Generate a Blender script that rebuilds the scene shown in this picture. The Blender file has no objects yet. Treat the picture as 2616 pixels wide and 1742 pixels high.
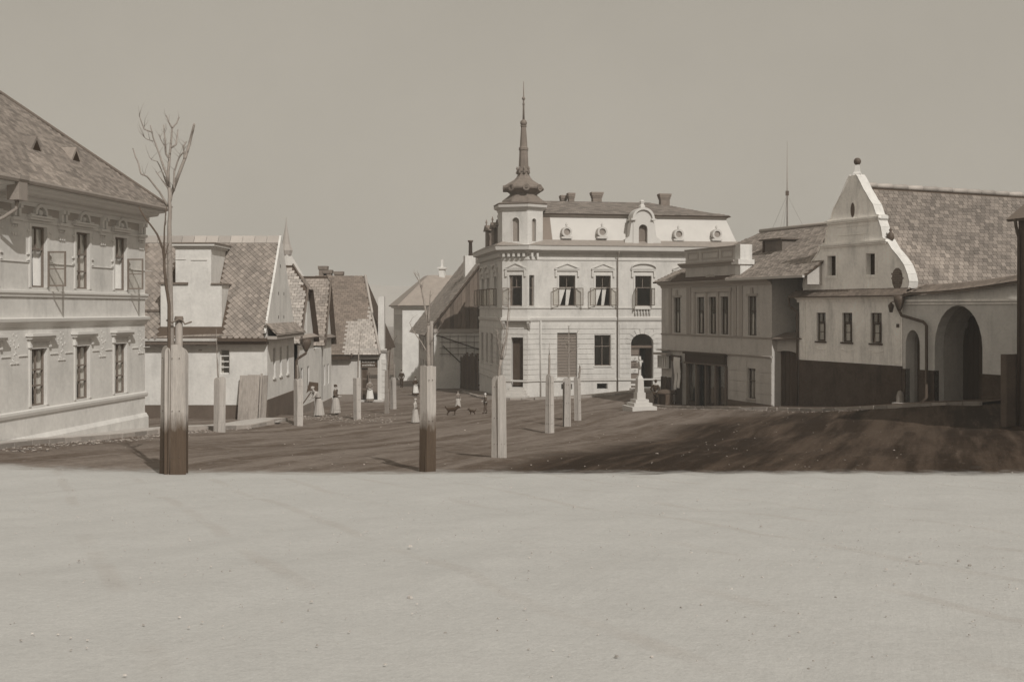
import bpy, bmesh, math, random
from mathutils import Vector, Matrix, noise
random.seed(7)
R = math.radians
scn = bpy.context.scene
COL = scn.collection

# ------------------------------------------------------------------ camera
FPX, CX, HY, CAMZ = 2800.0, 1308.0, 790.0, 1.7      # survey of the photograph: focal length, centre, horizon (px of 2616)
cam = bpy.data.cameras.new('camera')
cam.sensor_width = 36.0
cam.lens = 36.0 * FPX / 2616.0
cam.shift_y = -(871.0 - HY) / 2616.0
cam.clip_start, cam.clip_end = 0.1, 4000
cam_o = bpy.data.objects.new('camera', cam)
cam_o.location = (0, 0, CAMZ)
cam_o.rotation_euler = (R(90), 0, 0)
COL.objects.link(cam_o)
scn.camera = cam_o

# ------------------------------------------------------------------ sky, sun, exposure
SUN_EL = R(42)
SH = Vector((0.43, -0.903)).normalized()             # horizontal direction towards the sun
world = bpy.data.worlds.new('World')
scn.world = world
world.use_nodes = True
wn, wl = world.node_tree.nodes, world.node_tree.links
wn.clear()
sky = wn.new('ShaderNodeTexSky')
sky.sky_type = 'NISHITA'
sky.sun_disc = False
sky.sun_elevation = SUN_EL
sky.sun_rotation = math.atan2(SH.x, SH.y)
sky.dust_density = 4.0
bw = wn.new('ShaderNodeRGBToBW')
pw = wn.new('ShaderNodeMath'); pw.operation = 'POWER'; pw.inputs[1].default_value = 0.18   # a plate that sees every part of the sky as nearly the same pale tone
tin = wn.new('ShaderNodeMix'); tin.data_type = 'RGBA'; tin.blend_type = 'MULTIPLY'
tin.inputs['Factor'].default_value = 1.0
bgn = wn.new('ShaderNodeBackground')
out = wn.new('ShaderNodeOutputWorld')
wl.new(sky.outputs[0], bw.inputs[0]); wl.new(bw.outputs[0], pw.inputs[0])
wl.new(pw.outputs[0], tin.inputs['A'])
SKY_RGB = (0.338, 0.311, 0.266)
wtc = wn.new('ShaderNodeTexCoord'); wno = wn.new('ShaderNodeTexNoise'); wno.inputs['Scale'].default_value = 5.0; wno.inputs['Detail'].default_value = 9; wno.inputs['Roughness'].default_value = .6
wmr = wn.new('ShaderNodeMapRange'); wmr.inputs[1].default_value = .3; wmr.inputs[2].default_value = .7; wmr.inputs[3].default_value = .965; wmr.inputs[4].default_value = 1.035
wl.new(wtc.outputs['Generated'], wno.inputs['Vector']); wl.new(wno.outputs[0], wmr.inputs[0])
wmx = wn.new('ShaderNodeMix'); wmx.data_type = 'RGBA'; wmx.blend_type = 'MULTIPLY'; wmx.inputs['Factor'].default_value = 1.0
wmx.inputs['A'].default_value = (*SKY_RGB, 1); wl.new(wmr.outputs[0], wmx.inputs['B']); wl.new(wmx.outputs['Result'], tin.inputs['B'])
wl.new(tin.outputs['Result'], bgn.inputs[0])
bgn.inputs[1].default_value = 1.0
wl.new(bgn.outputs[0], out.inputs[0])

sun = bpy.data.lights.new('sun', 'SUN')
sun.energy = 2.8
sun.angle = R(0.6)
sun.color = (1.0, 0.975, 0.92)
sun_o = bpy.data.objects.new('sun', sun)
tosun = Vector((SH.x * math.cos(SUN_EL), SH.y * math.cos(SUN_EL), math.sin(SUN_EL)))
sun_o.rotation_euler = tosun.to_track_quat('Z', 'Y').to_euler()
sun_o.location = (30, -40, 60)
COL.objects.link(sun_o)
vs = scn.view_settings
vs.view_transform = 'Standard'; vs.look = 'None'; vs.exposure = 0.0; vs.gamma = 1.0; vs.use_curve_mapping = False

# ------------------------------------------------------------------ materials
def tone(v):
    """the brown-print colour of a surface of lightness v"""
    k = min(1, max(0, (math.log10(max(v, .012)) - math.log10(.03)) / (math.log10(.6) - math.log10(.03)))) ** .5
    a, b = (1.75, 1.0, .53), (1.035, 1.0, .955)
    return tuple(v * (a[i] + (b[i] - a[i]) * k) for i in range(3))

MATS = {}
def mat(name, v, rough=.9, var=.25, scale=3.0, fine=.12, fscale=40.0, bump=.15, bscale=None, stretch=(1, 1, 1), island=0.0,
        stain=0.0, metal=0.0, spec=.25, coord='Object', obj_rand=0.0):
    m = bpy.data.materials.new(name); m.use_nodes = True
    nt = m.node_tree; n, l = nt.nodes, nt.links
    p = n['Principled BSDF']
    p.inputs['Roughness'].default_value = rough
    p.inputs['Metallic'].default_value = metal
    p.inputs['Specular IOR Level'].default_value = spec
    if coord == 'World':
        tc = n.new('ShaderNodeNewGeometry'); co = tc.outputs['Position']
    else:
        tc = n.new('ShaderNodeTexCoord'); co = tc.outputs['Object']
    mp = n.new('ShaderNodeMapping'); mp.inputs['Scale'].default_value = stretch
    l.new(co, mp.inputs[0]); co = mp.outputs[0]
    n1 = n.new('ShaderNodeTexNoise'); n1.inputs['Scale'].default_value = scale; n1.inputs['Detail'].default_value = 8; n1.inputs['Roughness'].default_value = .62
    n2 = n.new('ShaderNodeTexNoise'); n2.inputs['Scale'].default_value = fscale; n2.inputs['Detail'].default_value = 4
    l.new(co, n1.inputs['Vector']); l.new(co, n2.inputs['Vector'])
    def math_(op, a, b):
        k = n.new('ShaderNodeMath'); k.operation = op
        for i, q in enumerate((a, b)):
            if isinstance(q, (int, float)): k.inputs[i].default_value = q
            else: l.new(q, k.inputs[i])
        return k.outputs[0]
    f = math_('MULTIPLY_ADD', n1.outputs[0], 2 * var); f.node.inputs[2].default_value = 1 - var
    g = math_('MULTIPLY_ADD', n2.outputs[0], 2 * fine); g.node.inputs[2].default_value = 1 - fine
    f = math_('MULTIPLY', f, g)
    if island:
        ge = n.new('ShaderNodeNewGeometry')
        h = math_('MULTIPLY_ADD', ge.outputs['Random Per Island'], 2 * island); h.node.inputs[2].default_value = 1 - island
        f = math_('MULTIPLY', f, h)
    if obj_rand:
        oi = n.new('ShaderNodeObjectInfo')
        h = math_('MULTIPLY_ADD', oi.outputs['Random'], 2 * obj_rand); h.node.inputs[2].default_value = 1 - obj_rand
        f = math_('MULTIPLY', f, h)
    if stain:
        mp2 = n.new('ShaderNodeMapping'); mp2.inputs['Scale'].default_value = (1.6, 1.6, .35)
        l.new(tc.outputs[0] if coord == 'World' else tc.outputs['Object'], mp2.inputs[0])
        n3 = n.new('ShaderNodeTexNoise'); n3.inputs['Scale'].default_value = .9; n3.inputs['Detail'].default_value = 9; n3.inputs['Roughness'].default_value = .7
        l.new(mp2.outputs[0], n3.inputs['Vector'])
        mr = n.new('ShaderNodeMapRange'); mr.inputs[1].default_value = .5; mr.inputs[2].default_value = .72
        mr.inputs[3].default_value = 1.0; mr.inputs[4].default_value = 1 - stain
        l.new(n3.outputs[0], mr.inputs[0])
        f = math_('MULTIPLY', f, mr.outputs[0])
    mx = n.new('ShaderNodeMix'); mx.data_type = 'RGBA'; mx.blend_type = 'MULTIPLY'; mx.inputs['Factor'].default_value = 1
    mx.inputs['A'].default_value = (*tone(v), 1)
    l.new(f, mx.inputs['B'])
    l.new(mx.outputs['Result'], p.inputs['Base Color'])
    if bump:
        b = n.new('ShaderNodeBump'); b.inputs['Strength'].default_value = bump; b.inputs['Distance'].default_value = .02
        n4 = n.new('ShaderNodeTexNoise'); n4.inputs['Scale'].default_value = bscale or fscale * .6; n4.inputs['Detail'].default_value = 6
        l.new(co, n4.inputs['Vector']); l.new(n4.outputs[0], b.inputs['Height']); l.new(b.outputs[0], p.inputs['Normal'])
    MATS[name] = m
    return m

mat('white_plaster', .64, var=.22, scale=1.1, fine=.12, fscale=7, bump=.35, bscale=7, stain=.22, coord='World')
mat('pale_plaster', .57, var=.2, scale=1.1, fine=.12, fscale=7, bump=.35, bscale=7, stain=.22, coord='World')
mat('stucco_trim', .57, var=.08, scale=2, fine=.05, bump=.1, coord='World')
mat('cream_plaster', .60, var=.22, scale=1.1, fine=.12, fscale=7, bump=.35, bscale=7, stain=.22, coord='World')
mat('cream_trim', .62, var=.1, scale=2, fine=.06, bump=.1, coord='World')
mat('grey_plaster', .46, var=.2, scale=1.1, fine=.14, fscale=7, bump=.25, bscale=8, stain=.22, coord='World')
mat('eave_shade_tone', .36, var=.2, scale=2, fine=.1, bump=.2, coord='World')  # darker tone that stands in for shadow under the eaves
mat('grey_trim', .34, var=.12, scale=2, fine=.05, bump=.1, coord='World')
mat('old_plaster', .92, var=.28, scale=.9, fine=.14, fscale=6, bump=.35, bscale=7, stain=.34, coord='World')
mat('dun_plaster', .50, var=.24, scale=.9, fine=.14, fscale=6, bump=.3, bscale=7, stain=.25, coord='World')
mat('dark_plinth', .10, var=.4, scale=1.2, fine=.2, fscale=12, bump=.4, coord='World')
mat('black_plinth', .062, var=.6, scale=1.2, fine=.35, fscale=7, bump=.6, stain=.5, coord='World')
mat('grey_plinth', .2, var=.35, scale=1.2, fine=.2, fscale=12, bump=.4, coord='World')
mat('slate', .215, rough=.75, var=.3, scale=1.5, fine=.2, fscale=20, island=.26, obj_rand=.26, bump=.2, spec=.4, coord='World')
mat('slate_pale', .33, rough=.75, var=.2, scale=1.0, fine=.15, fscale=20, island=.2, obj_rand=.2, bump=.2, coord='World')
mat('slate_dark', .14, rough=.75, var=.3, scale=.6, fine=.15, fscale=20, island=.2, obj_rand=.2, bump=.2, coord='World')
mat('shingle', .215, rough=.85, var=.34, scale=.9, fine=.25, fscale=12, island=.3, obj_rand=.3, stain=.25, bump=.3, coord='World')
mat('roof_under', .07, var=.2, bump=.1, coord='World')
mat('zinc', .52, rough=.6, var=.12, scale=1.2, fine=.06, bump=.05, coord='World')
mat('dark_metal', .075, rough=.6, var=.3, scale=4, bump=.05, spec=.3)
mat('grey_metal', .25, rough=.5, var=.25, scale=4, bump=.05, spec=.4)
mat('copper_dome', .17, rough=.6, var=.35, scale=2.0, fine=.15, bump=.1, stain=.3)
mat('brick', .17, var=.35, scale=3, fine=.3, fscale=25, bump=.5, island=.3, coord='World')
mat('dark_wood', .055, var=.4, scale=2, fine=.25, fscale=18, stretch=(6, 6, .7), bump=.35, island=.3, obj_rand=.3)
mat('brown_wood', .115, var=.4, scale=2, fine=.25, fscale=18, stretch=(6, 6, .7), bump=.35, island=.3, obj_rand=.3)
mat('frame_paint', .16, rough=.6, var=.2, scale=5, bump=.05)
mat('frame_dark', .06, rough=.6, var=.2, scale=5, bump=.05)
mat('frame_white', .6, rough=.6, var=.1, scale=5, bump=.05)
mat('curtain', .66, var=.15, scale=5, fine=.1, bump=.1)
mat('blind_dark', .19, rough=.7, var=.25, scale=2, stretch=(1, 1, 14), fine=.2, bump=.3)
mat('stone', .5, var=.2, scale=3, fine=.15, bump=.3, coord='World')
mat('white_stone', .54, var=.1, scale=3, fine=.08, bump=.15)
mat('kerb_stone', .30, var=.3, scale=3, fine=.2, bump=.4, obj_rand=.25, coord='World')
mat('pebble', .26, var=.3, scale=6, fine=.2, bump=.2, island=.5, coord='World')
mat('bark', .26, var=.35, scale=4, fine=.4, fscale=30, stretch=(2, 2, .6), bump=.9)
mat('bark_dark', .085, var=.35, scale=4, fine=.4, fscale=30, stretch=(2, 2, .6), bump=.9)
mat('rope', .15, var=.3, bump=.3)
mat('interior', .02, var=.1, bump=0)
mat('cloth_dark', .035, var=.3, scale=8, fine=.1, bump=.2)
mat('cloth_brown', .075, var=.3, scale=8, fine=.1, bump=.2)
mat('cloth_grey', .18, var=.2, scale=8, fine=.1, bump=.2)
mat('cloth_pale', .40, var=.15, scale=8, fine=.08, bump=.2)
mat('skin', .42, var=.1, scale=8, bump=0)
mat('hair', .03, var=.3, scale=20, bump=.2)
mat('fur_dark', .035, var=.4, scale=12, fine=.3, bump=.4)
mat('hill', .32, var=.3, scale=.03, fine=.2, fscale=.3, bump=0, coord='World')

def board_mat(name, v, shade_z=None):
    """pale planed boards; shade_z = world height below which shade is painted into the colour of the boards"""
    m = mat(name, v, var=.38, scale=1.6, fine=.3, fscale=14, stretch=(9, 9, .5), bump=.5, obj_rand=.12, stain=.3)
    if shade_z is not None:
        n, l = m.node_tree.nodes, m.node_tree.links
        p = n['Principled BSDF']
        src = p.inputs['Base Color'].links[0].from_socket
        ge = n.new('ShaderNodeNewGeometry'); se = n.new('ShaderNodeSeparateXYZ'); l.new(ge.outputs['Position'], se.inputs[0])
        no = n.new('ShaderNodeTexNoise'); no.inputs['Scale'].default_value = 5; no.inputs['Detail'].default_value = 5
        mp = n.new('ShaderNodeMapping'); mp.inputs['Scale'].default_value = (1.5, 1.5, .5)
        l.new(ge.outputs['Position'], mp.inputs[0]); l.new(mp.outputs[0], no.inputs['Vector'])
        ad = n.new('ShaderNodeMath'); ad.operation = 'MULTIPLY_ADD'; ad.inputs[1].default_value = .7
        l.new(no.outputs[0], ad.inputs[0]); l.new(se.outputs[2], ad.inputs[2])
        mr = n.new('ShaderNodeMapRange'); mr.inputs[1].default_value = shade_z + .12; mr.inputs[2].default_value = shade_z + .6
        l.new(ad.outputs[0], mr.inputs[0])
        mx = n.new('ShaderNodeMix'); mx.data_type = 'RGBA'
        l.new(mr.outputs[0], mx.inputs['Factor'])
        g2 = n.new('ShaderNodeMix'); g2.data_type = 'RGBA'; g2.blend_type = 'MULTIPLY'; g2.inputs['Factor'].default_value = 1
        l.new(src, g2.inputs['A']); g2.inputs['B'].default_value = (.22, .17, .13, 1)  # painted shade: multiplies the boards' colour darker at the foot
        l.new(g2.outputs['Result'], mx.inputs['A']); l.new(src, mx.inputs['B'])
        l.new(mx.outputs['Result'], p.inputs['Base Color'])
    return m
board_mat('board', .40)
board_mat('board_worn', .29)
board_mat('board_foot_shade_near', .36, shade_z=-1.05)
board_mat('board_foot_shade_mid', .37, shade_z=-1.15)

def glass_mat():
    m = bpy.data.materials.new('window_glass'); m.use_nodes = True
    n, l = m.node_tree.nodes, m.node_tree.links
    n.remove(n['Principled BSDF'])
    tr = n.new('ShaderNodeBsdfTransparent'); tr.inputs[0].default_value = (.975, .97, .96, 1)
    gl = n.new('ShaderNodeBsdfGlossy'); gl.inputs['Roughness'].default_value = .04; gl.inputs[0].default_value = (.9, .88, .82, 1)
    lw = n.new('ShaderNodeLayerWeight'); lw.inputs[0].default_value = .5
    p4 = n.new('ShaderNodeMath'); p4.operation = 'POWER'; p4.inputs[1].default_value = 4.0; l.new(lw.outputs['Facing'], p4.inputs[0])
    fr = n.new('ShaderNodeMath'); fr.operation = 'MULTIPLY_ADD'; fr.inputs[1].default_value = .8; fr.inputs[2].default_value = .07; l.new(p4.outputs[0], fr.inputs[0])
    no = n.new('ShaderNodeTexNoise'); no.inputs['Scale'].default_value = 1.3
    bp = n.new('ShaderNodeBump'); bp.inputs['Strength'].default_value = .12; bp.inputs['Distance'].default_value = .05
    tc = n.new('ShaderNodeNewGeometry'); l.new(tc.outputs['Position'], no.inputs['Vector'])
    l.new(no.outputs[0], bp.inputs['Height']); l.new(bp.outputs[0], gl.inputs['Normal'])
    mx = n.new('ShaderNodeMixShader')
    l.new(fr.outputs[0], mx.inputs[0]); l.new(tr.outputs[0], mx.inputs[1]); l.new(gl.outputs[0], mx.inputs[2])
    l.new(mx.outputs[0], n['Material Output'].inputs[0])
    MATS['glass'] = m
glass_mat()

# ------------------------------------------------------------------ mesh helpers
def P(sx, sy, d):
    return Vector(((sx - CX) / FPX * d, d, CAMZ - (sy - HY) / FPX * d))

class Fr:
    """a vertical plane of a facade: o = plan origin, u = plan direction along it, n = plan direction out of it"""
    def __init__(s, o, u, n=None):
        s.o = Vector(o); s.u = Vector(u).normalized()
        if n is None:
            n = Vector((s.u.y, -s.u.x))
            if n.dot(s.o) > 0: n = -n            # out of the wall, towards the square
        s.n = Vector(n).normalized()
    def pt(s, t, z, n=0.0):
        p = s.o + s.u * t + s.n * n
        return Vector((p.x, p.y, z))
    def hit(s, sx, sy):
        r = (sx - CX) / FPX
        t = (r * s.o.y - s.o.x) / (s.u.x - r * s.u.y)
        d = s.o.y + s.u.y * t
        return t, CAMZ - (sy - HY) / FPX * d
    def T(s, sx): return s.hit(sx, 0)[0]
    def Z(s, sx, sy): return s.hit(sx, sy)[1]
    def off(s, n=0.0, t=0.0):
        return Fr(s.o + s.n * n + s.u * t, s.u, s.n)
    def side(s, t, n=0.0, ang=0.0):
        """frame hinged at (t, n) and turned outwards by ang degrees from u"""
        a = R(ang)
        u = s.u * math.cos(a) + s.n * math.sin(a)
        nn = s.n * math.cos(a) - s.u * math.sin(a)
        return Fr(s.o + s.u * t + s.n * n, u, nn)

WXY = Fr((0, 0), (1, 0), (0, -1))     # world frame: t = x, n = -y

class MB:
    def __init__(s): s.v, s.f, s.sm = [], [], []
    def poly(s, pts, smooth=False):
        i = len(s.v); s.v += [Vector(p) for p in pts]; s.f.append(tuple(range(i, i + len(pts)))); s.sm.append(smooth)
    def hexa(s, p):                      # p: 4 bottom + 4 top corners
        i = len(s.v); s.v += [Vector(q) for q in p]
        for a in ((3, 2, 1, 0), (4, 5, 6, 7), (0, 1, 5, 4), (1, 2, 6, 5), (2, 3, 7, 6), (3, 0, 4, 7)):
            s.f.append(tuple(i + k for k in a)); s.sm.append(False)
        return s
    def box(s, fr, t0, t1, z0, z1, n0, n1):
        s.hexa([fr.pt(t0, z0, n0), fr.pt(t1, z0, n0), fr.pt(t1, z0, n1), fr.pt(t0, z0, n1),
                fr.pt(t0, z1, n0), fr.pt(t1, z1, n0), fr.pt(t1, z1, n1), fr.pt(t0, z1, n1)])
        return s
    def prism(s, fr, pts, n0, n1):       # outline in (t, z), extruded along n
        a = [fr.pt(t, z, n0) for t, z in pts]; b = [fr.pt(t, z, n1) for t, z in pts]
        k = len(pts); i = len(s.v); s.v += a + b
        s.f.append(tuple(range(i, i + k))); s.f.append(tuple(range(i + 2 * k - 1, i + k - 1, -1))); s.sm += [False, False]
        for j in range(k):
            q = (j + 1) % k
            s.f.append((i + j, i + q, i + k + q, i + k + j)); s.sm.append(False)
        return s
    def slab(s, pts, th):                # a roof plane of thickness th (downwards)
        k = len(pts); i = len(s.v); n = (Vector(pts[1]) - Vector(pts[0])).cross(Vector(pts[2]) - Vector(pts[0])).normalized()
        if n.z < 0: n = -n
        s.v += [Vector(p) for p in pts] + [Vector(p) - n * th for p in pts]
        s.f.append(tuple(range(i, i + k))); s.f.append(tuple(range(i + 2 * k - 1, i + k - 1, -1))); s.sm += [False, False]
        for j in range(k):
            q = (j + 1) % k
            s.f.append((i + j, i + q, i + k + q, i + k + j)); s.sm.append(False)
        return s
    def lathe(s, c, prof, seg=16, rot=0.0, smooth=True, sx=1.0, sy=1.0):
        i = len(s.v); c = Vector(c)
        for r, z in prof:
            for k in range(seg):
                a = rot + 2 * math.pi * k / seg
                s.v.append(c + Vector((r * math.cos(a) * sx, r * math.sin(a) * sy, z)))
        for j in range(len(prof) - 1):
            for k in range(seg):
                q = (k + 1) % seg
                s.f.append((i + j * seg + k, i + j * seg + q, i + (j + 1) * seg + q, i + (j + 1) * seg + k)); s.sm.append(smooth)
        s.f.append(tuple(i + seg - 1 - k for k in range(seg))); s.f.append(tuple(i + (len(prof) - 1) * seg + k for k in range(seg))); s.sm += [False, False]
        return s
    def tube(s, pts, rad, seg=6, smooth=True):
        pts = [Vector(p) for p in pts]
        if isinstance(rad, (int, float)): rad = [rad] * len(pts)
        i = len(s.v); up = None
        for j, p in enumerate(pts):
            d = (pts[min(j + 1, len(pts) - 1)] - pts[max(j - 1, 0)]).normalized()
            a = d.orthogonal().normalized() if up is None else (up - d * up.dot(d)).normalized()
            up = a; b = d.cross(a)
            for k in range(seg):
                th = 2 * math.pi * k / seg
                s.v.append(p + (a * math.cos(th) + b * math.sin(th)) * rad[j])
        for j in range(len(pts) - 1):
            for k in range(seg):
                q = (k + 1) % seg
                s.f.append((i + j * seg + k, i + j * seg + q, i + (j + 1) * seg + q, i + (j + 1) * seg + k)); s.sm.append(smooth)
        s.f.append(tuple(i + seg - 1 - k for k in range(seg))); s.f.append(tuple(i + (len(pts) - 1) * seg + k for k in range(seg))); s.sm += [False, False]
        return s
    def ball(s, c, r, seg=10, rings=6, sx=1, sy=1, sz=1):
        prof = [(max(r * math.sin(math.pi * k / rings), .001), -r * sz * math.cos(math.pi * k / rings)) for k in range(rings + 1)]
        return s.lathe(c, prof, seg, 0, True, sx, sy)
    def ring(s, fr, t, z, r0, r1, n0, n1, a0=0, a1=360, seg=16, ez=1.0):
        """an arch or ring in the facade plane"""
        full = abs(a1 - a0 - 360) < 1e-6
        for k in range(seg):
            p, q = R(a0 + (a1 - a0) * k / seg), R(a0 + (a1 - a0) * (k + 1) / seg)
            c = lambda r, a: (t + r * math.cos(a), z + r * ez * math.sin(a))
            A, B, C, D = c(r0, p), c(r1, p), c(r1, q), c(r0, q)
            s.hexa([fr.pt(*A, n0), fr.pt(*B, n0), fr.pt(*C, n0), fr.pt(*D, n0), fr.pt(*A, n1), fr.pt(*B, n1), fr.pt(*C, n1), fr.pt(*D, n1)])
        return s
    def sweep(s, path, prof, closed=False):
        """a moulding: prof = [(out, z)...] carried along the plan path (left to right seen from outside), mitred"""
        path = [Vector(p) for p in path]; k = len(path); m = len(prof); i = len(s.v)
        for j in range(k):
            d0 = (path[j] - path[j - 1]).normalized() if j > 0 else None
            d1 = (path[j + 1] - path[j]).normalized() if j < k - 1 else None
            n0 = Vector((d0.y, -d0.x)) if d0 else None
            n1 = Vector((d1.y, -d1.x)) if d1 else None
            if n0 is None: mi = n1
            elif n1 is None: mi = n0
            else:
                mi = (n0 + n1).normalized(); mi = mi / max(.35, mi.dot(n1))
            for o, z in prof:
                q = path[j] + mi * o
                s.v.append(Vector((q.x, q.y, z)))
        for j in range(k - 1):
            for a in range(m):
                b = (a + 1) % m
                s.f.append((i + j * m + a, i + (j + 1) * m + a, i + (j + 1) * m + b, i + j * m + b)); s.sm.append(False)
        s.f.append(tuple(i + a for a in range(m))); s.f.append(tuple(i + (k - 1) * m + m - 1 - a for a in range(m))); s.sm += [False, False]
        return s
    def mesh(s, name, material):
        me = bpy.data.meshes.new(name)
        me.from_pydata([tuple(v) for v in s.v], [], s.f)
        me.polygons.foreach_set('use_smooth', s.sm)
        bm = bmesh.new(); bm.from_mesh(me); bmesh.ops.recalc_face_normals(bm, faces=bm.faces); bm.to_mesh(me); bm.free()
        if material: me.materials.append(MATS[material])
        me.update()
        return me
    def build(s, name, material, parent=None, **k):
        o = bpy.data.objects.new(name, s.mesh(name, material))
        COL.objects.link(o)
        if parent: o.parent = parent; o.matrix_parent_inverse = Matrix.Translation(-parent.matrix_basis.translation) if parent.type == 'EMPTY' else Matrix()
        return tag(o, **k)

def tag(o, label=None, cat=None, group=None, kind=None):
    if label: o['label'] = label
    if cat: o['category'] = cat
    if group: o['group'] = group
    if kind: o['kind'] = kind
    return o

def thing(name, label, cat, loc, group=None):
    o = bpy.data.objects.new(name, None)
    o.empty_display_size = .3
    o.location = loc
    COL.objects.link(o)
    return tag(o, label, cat, group)

def piece(name, me, mtx, parent):
    """one of many alike pieces that share mesh data"""
    o = bpy.data.objects.new(name, me); COL.objects.link(o)
    o.parent = parent
    if parent.type == 'EMPTY': o.matrix_parent_inverse = Matrix.Translation(-parent.matrix_basis.translation)
    o.matrix_basis = mtx
    return o

def frame_mtx(fr, t, z, n=0.0):
    p = fr.pt(t, z, n)
    M = Matrix(((fr.u.x, fr.n.x, 0, p.x), (fr.u.y, fr.n.y, 0, p.y), (0, 0, 1, p.z), (0, 0, 0, 1)))
    return M

def arc_pts(t0, t1, zs, rise, seg=12):
    """outline points of an arch from (t0, zs) over to (t1, zs)"""
    c, a = (t0 + t1) / 2, (t1 - t0) / 2
    return [(c - a * math.cos(math.pi * k / seg), zs + rise * math.sin(math.pi * k / seg)) for k in range(seg + 1)]

def wall(fr, t0, t1, z0, z1, ops, n0, n1, mb=None):
    """a wall with openings; an opening is (ta, tb, za, zb[, rise]) where rise > 0 gives an arched head"""
    mb = mb or MB()
    ts = sorted({t0, t1, *[min(max(o[i], t0), t1) for o in ops for i in (0, 1)]})
    for a, b in zip(ts, ts[1:]):
        if b - a < 1e-5: continue
        m = (a + b) / 2
        cuts = sorted((o[2], o[3]) for o in ops if o[0] < m < o[1])
        z = z0
        for ca, cb in cuts:
            if ca > z: mb.box(fr, a, b, z, min(ca, z1), n0, n1)
            z = max(z, cb)
        if z < z1: mb.box(fr, a, b, z, z1, n0, n1)
    for o in ops:
        if len(o) > 4 and o[4] > 0:
            ap = arc_pts(o[0], o[1], o[3] - o[4], o[4])
            h = len(ap) // 2
            mb.prism(fr, ap[:h + 1] + [(o[0], o[3])], n0, n1)
            mb.prism(fr, ap[h:] + [(o[1], o[3])], n0, n1)
    return mb

def tri_grid_tiles(A, U, V, w, h, inside, lap=1.5, th=.012, shape='rect', lift=.0, jit=.06, rnd=None):
    """tiles on a roof plane: A origin, U along the eave, V up the slope (unit); yields (matrix) for each tile whose middle is inside(u, v)"""
    N = U.cross(V).normalized()
    if N.z < 0: N = -N
    return N

def tile_mesh(name, w, h, material, shape='rect', th=.014):
    mb = MB()
    if shape == 'diamond':
        pts = [(0, -h * .5), (w * .5, 0), (0, h * .5), (-w * .5, 0)]
        pts = [(0, -h * .5), (w * .5, -h * .02), (w * .5, h * .02), (0, h * .5), (-w * .5, h * .02), (-w * .5, -h * .02)]
    elif shape == 'round':
        pts = [(-w / 2, h / 2), (-w / 2, -h * .25), (-w * .3, -h * .45), (0, -h * .5), (w * .3, -h * .45), (w / 2, -h * .25), (w / 2, h / 2)]
    else:
        pts = [(-w / 2, h / 2), (-w / 2, -h / 2), (w / 2, -h / 2), (w / 2, h / 2)]
    k = len(pts); i = 0
    for x, y in pts: mb.v.append(Vector((x, y, 0)))
    for x, y in pts: mb.v.append(Vector((x, y, th)))
    mb.f.append(tuple(range(k - 1, -1, -1))); mb.f.append(tuple(range(k, 2 * k)))
    for j in range(k): mb.f.append((j, (j + 1) % k, k + (j + 1) % k, k + j))
    mb.sm = [False] * len(mb.f)
    return mb, mb.mesh(name, material)

def tiles(parent, A, U, V, inside, ur, vr, w, h, du, dv, material, name='roof_tile', shape='rect', keep=0, rank=None, tilt=.05, th=.014, jit=.04, seed=1, stagger=.5):
    """lays tiles over u in ur, v in vr; the `keep` best by rank(u, v) become pieces of their own, the rest one mass"""
    rr = random.Random(seed)
    if shape != 'diamond': w, h = du * .94, dv * .91        # open joints between the courses
    U = Vector(U).normalized(); V = Vector(V); V = (V - U * V.dot(U)).normalized()
    N = U.cross(V)
    if N.z < 0: N = -N
    mb0, me = tile_mesh(name, w, h, material, shape, th)
    spots = []
    nv = int((vr[1] - vr[0]) / dv) + 1
    for j in range(nv):
        v = vr[0] + j * dv
        nu = int((ur[1] - ur[0]) / du) + 2
        for k in range(nu):
            u = ur[0] + k * du + (stagger * du if j % 2 else 0)
            if inside(u, v): spots.append((u, v))
    if rank: spots.sort(key=lambda s: rank(*s))
    mass = MB()
    for i, (u, v) in enumerate(spots):
        p = Vector(A) + U * u + V * v + N * (.008 + h * .5 * math.sin(tilt))
        M = Matrix((( U.x, V.x, N.x, p.x), (U.y, V.y, N.y, p.y), (U.z, V.z, N.z, p.z), (0, 0, 0, 1)))
        M = M @ Matrix.Rotation(rr.gauss(0, jit), 4, 'Z') @ Matrix.Rotation(tilt + rr.gauss(0, .012), 4, 'X') @ Matrix.Rotation(rr.gauss(0, .012), 4, 'Y')
        if i < keep:
            piece(name, me, M, parent)
        else:
            b = len(mass.v)
            mass.v += [M @ q for q in mb0.v]
            mass.f += [tuple(b + q for q in f) for f in mb0.f]
            mass.sm += mb0.sm
    if mass.v:
        mass.build(name + '_mass', material, parent, kind='stuff')

# ------------------------------------------------------------------ windows
def grid_frame(mb, fr, t0, t1, z0, z1, n0, n1, cols=2, rows=(.62,), bw=.06, mw=.045):
    mb.box(fr, t0, t0 + bw, z0, z1, n0, n1); mb.box(fr, t1 - bw, t1, z0, z1, n0, n1)
    mb.box(fr, t0 + bw, t1 - bw, z0, z0 + bw, n0, n1); mb.box(fr, t0 + bw, t1 - bw, z1 - bw, z1, n0, n1)
    a, b, c, d = t0 + bw, t1 - bw, z0 + bw, z1 - bw
    zs = [c] + [c + (d - c) * r for r in rows] + [d]
    for z in zs[1:-1]: mb.box(fr, a, b, z - mw * .6, z + mw * .6, n0, n1 + .012)
    cells = []
    tw = (b - a) / cols
    for i in range(1, cols):
        for za, zb in zip(zs, zs[1:]):
            mb.box(fr, a + i * tw - mw / 2, a + i * tw + mw / 2, za + (mw * .6 if za > c else 0), zb - (mw * .6 if zb < d else 0), n0, n1)
    for za, zb in zip(zs, zs[1:]):
        for i in range(cols): cells.append((a + i * tw, a + (i + 1) * tw, za, zb))
    return cells

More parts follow.
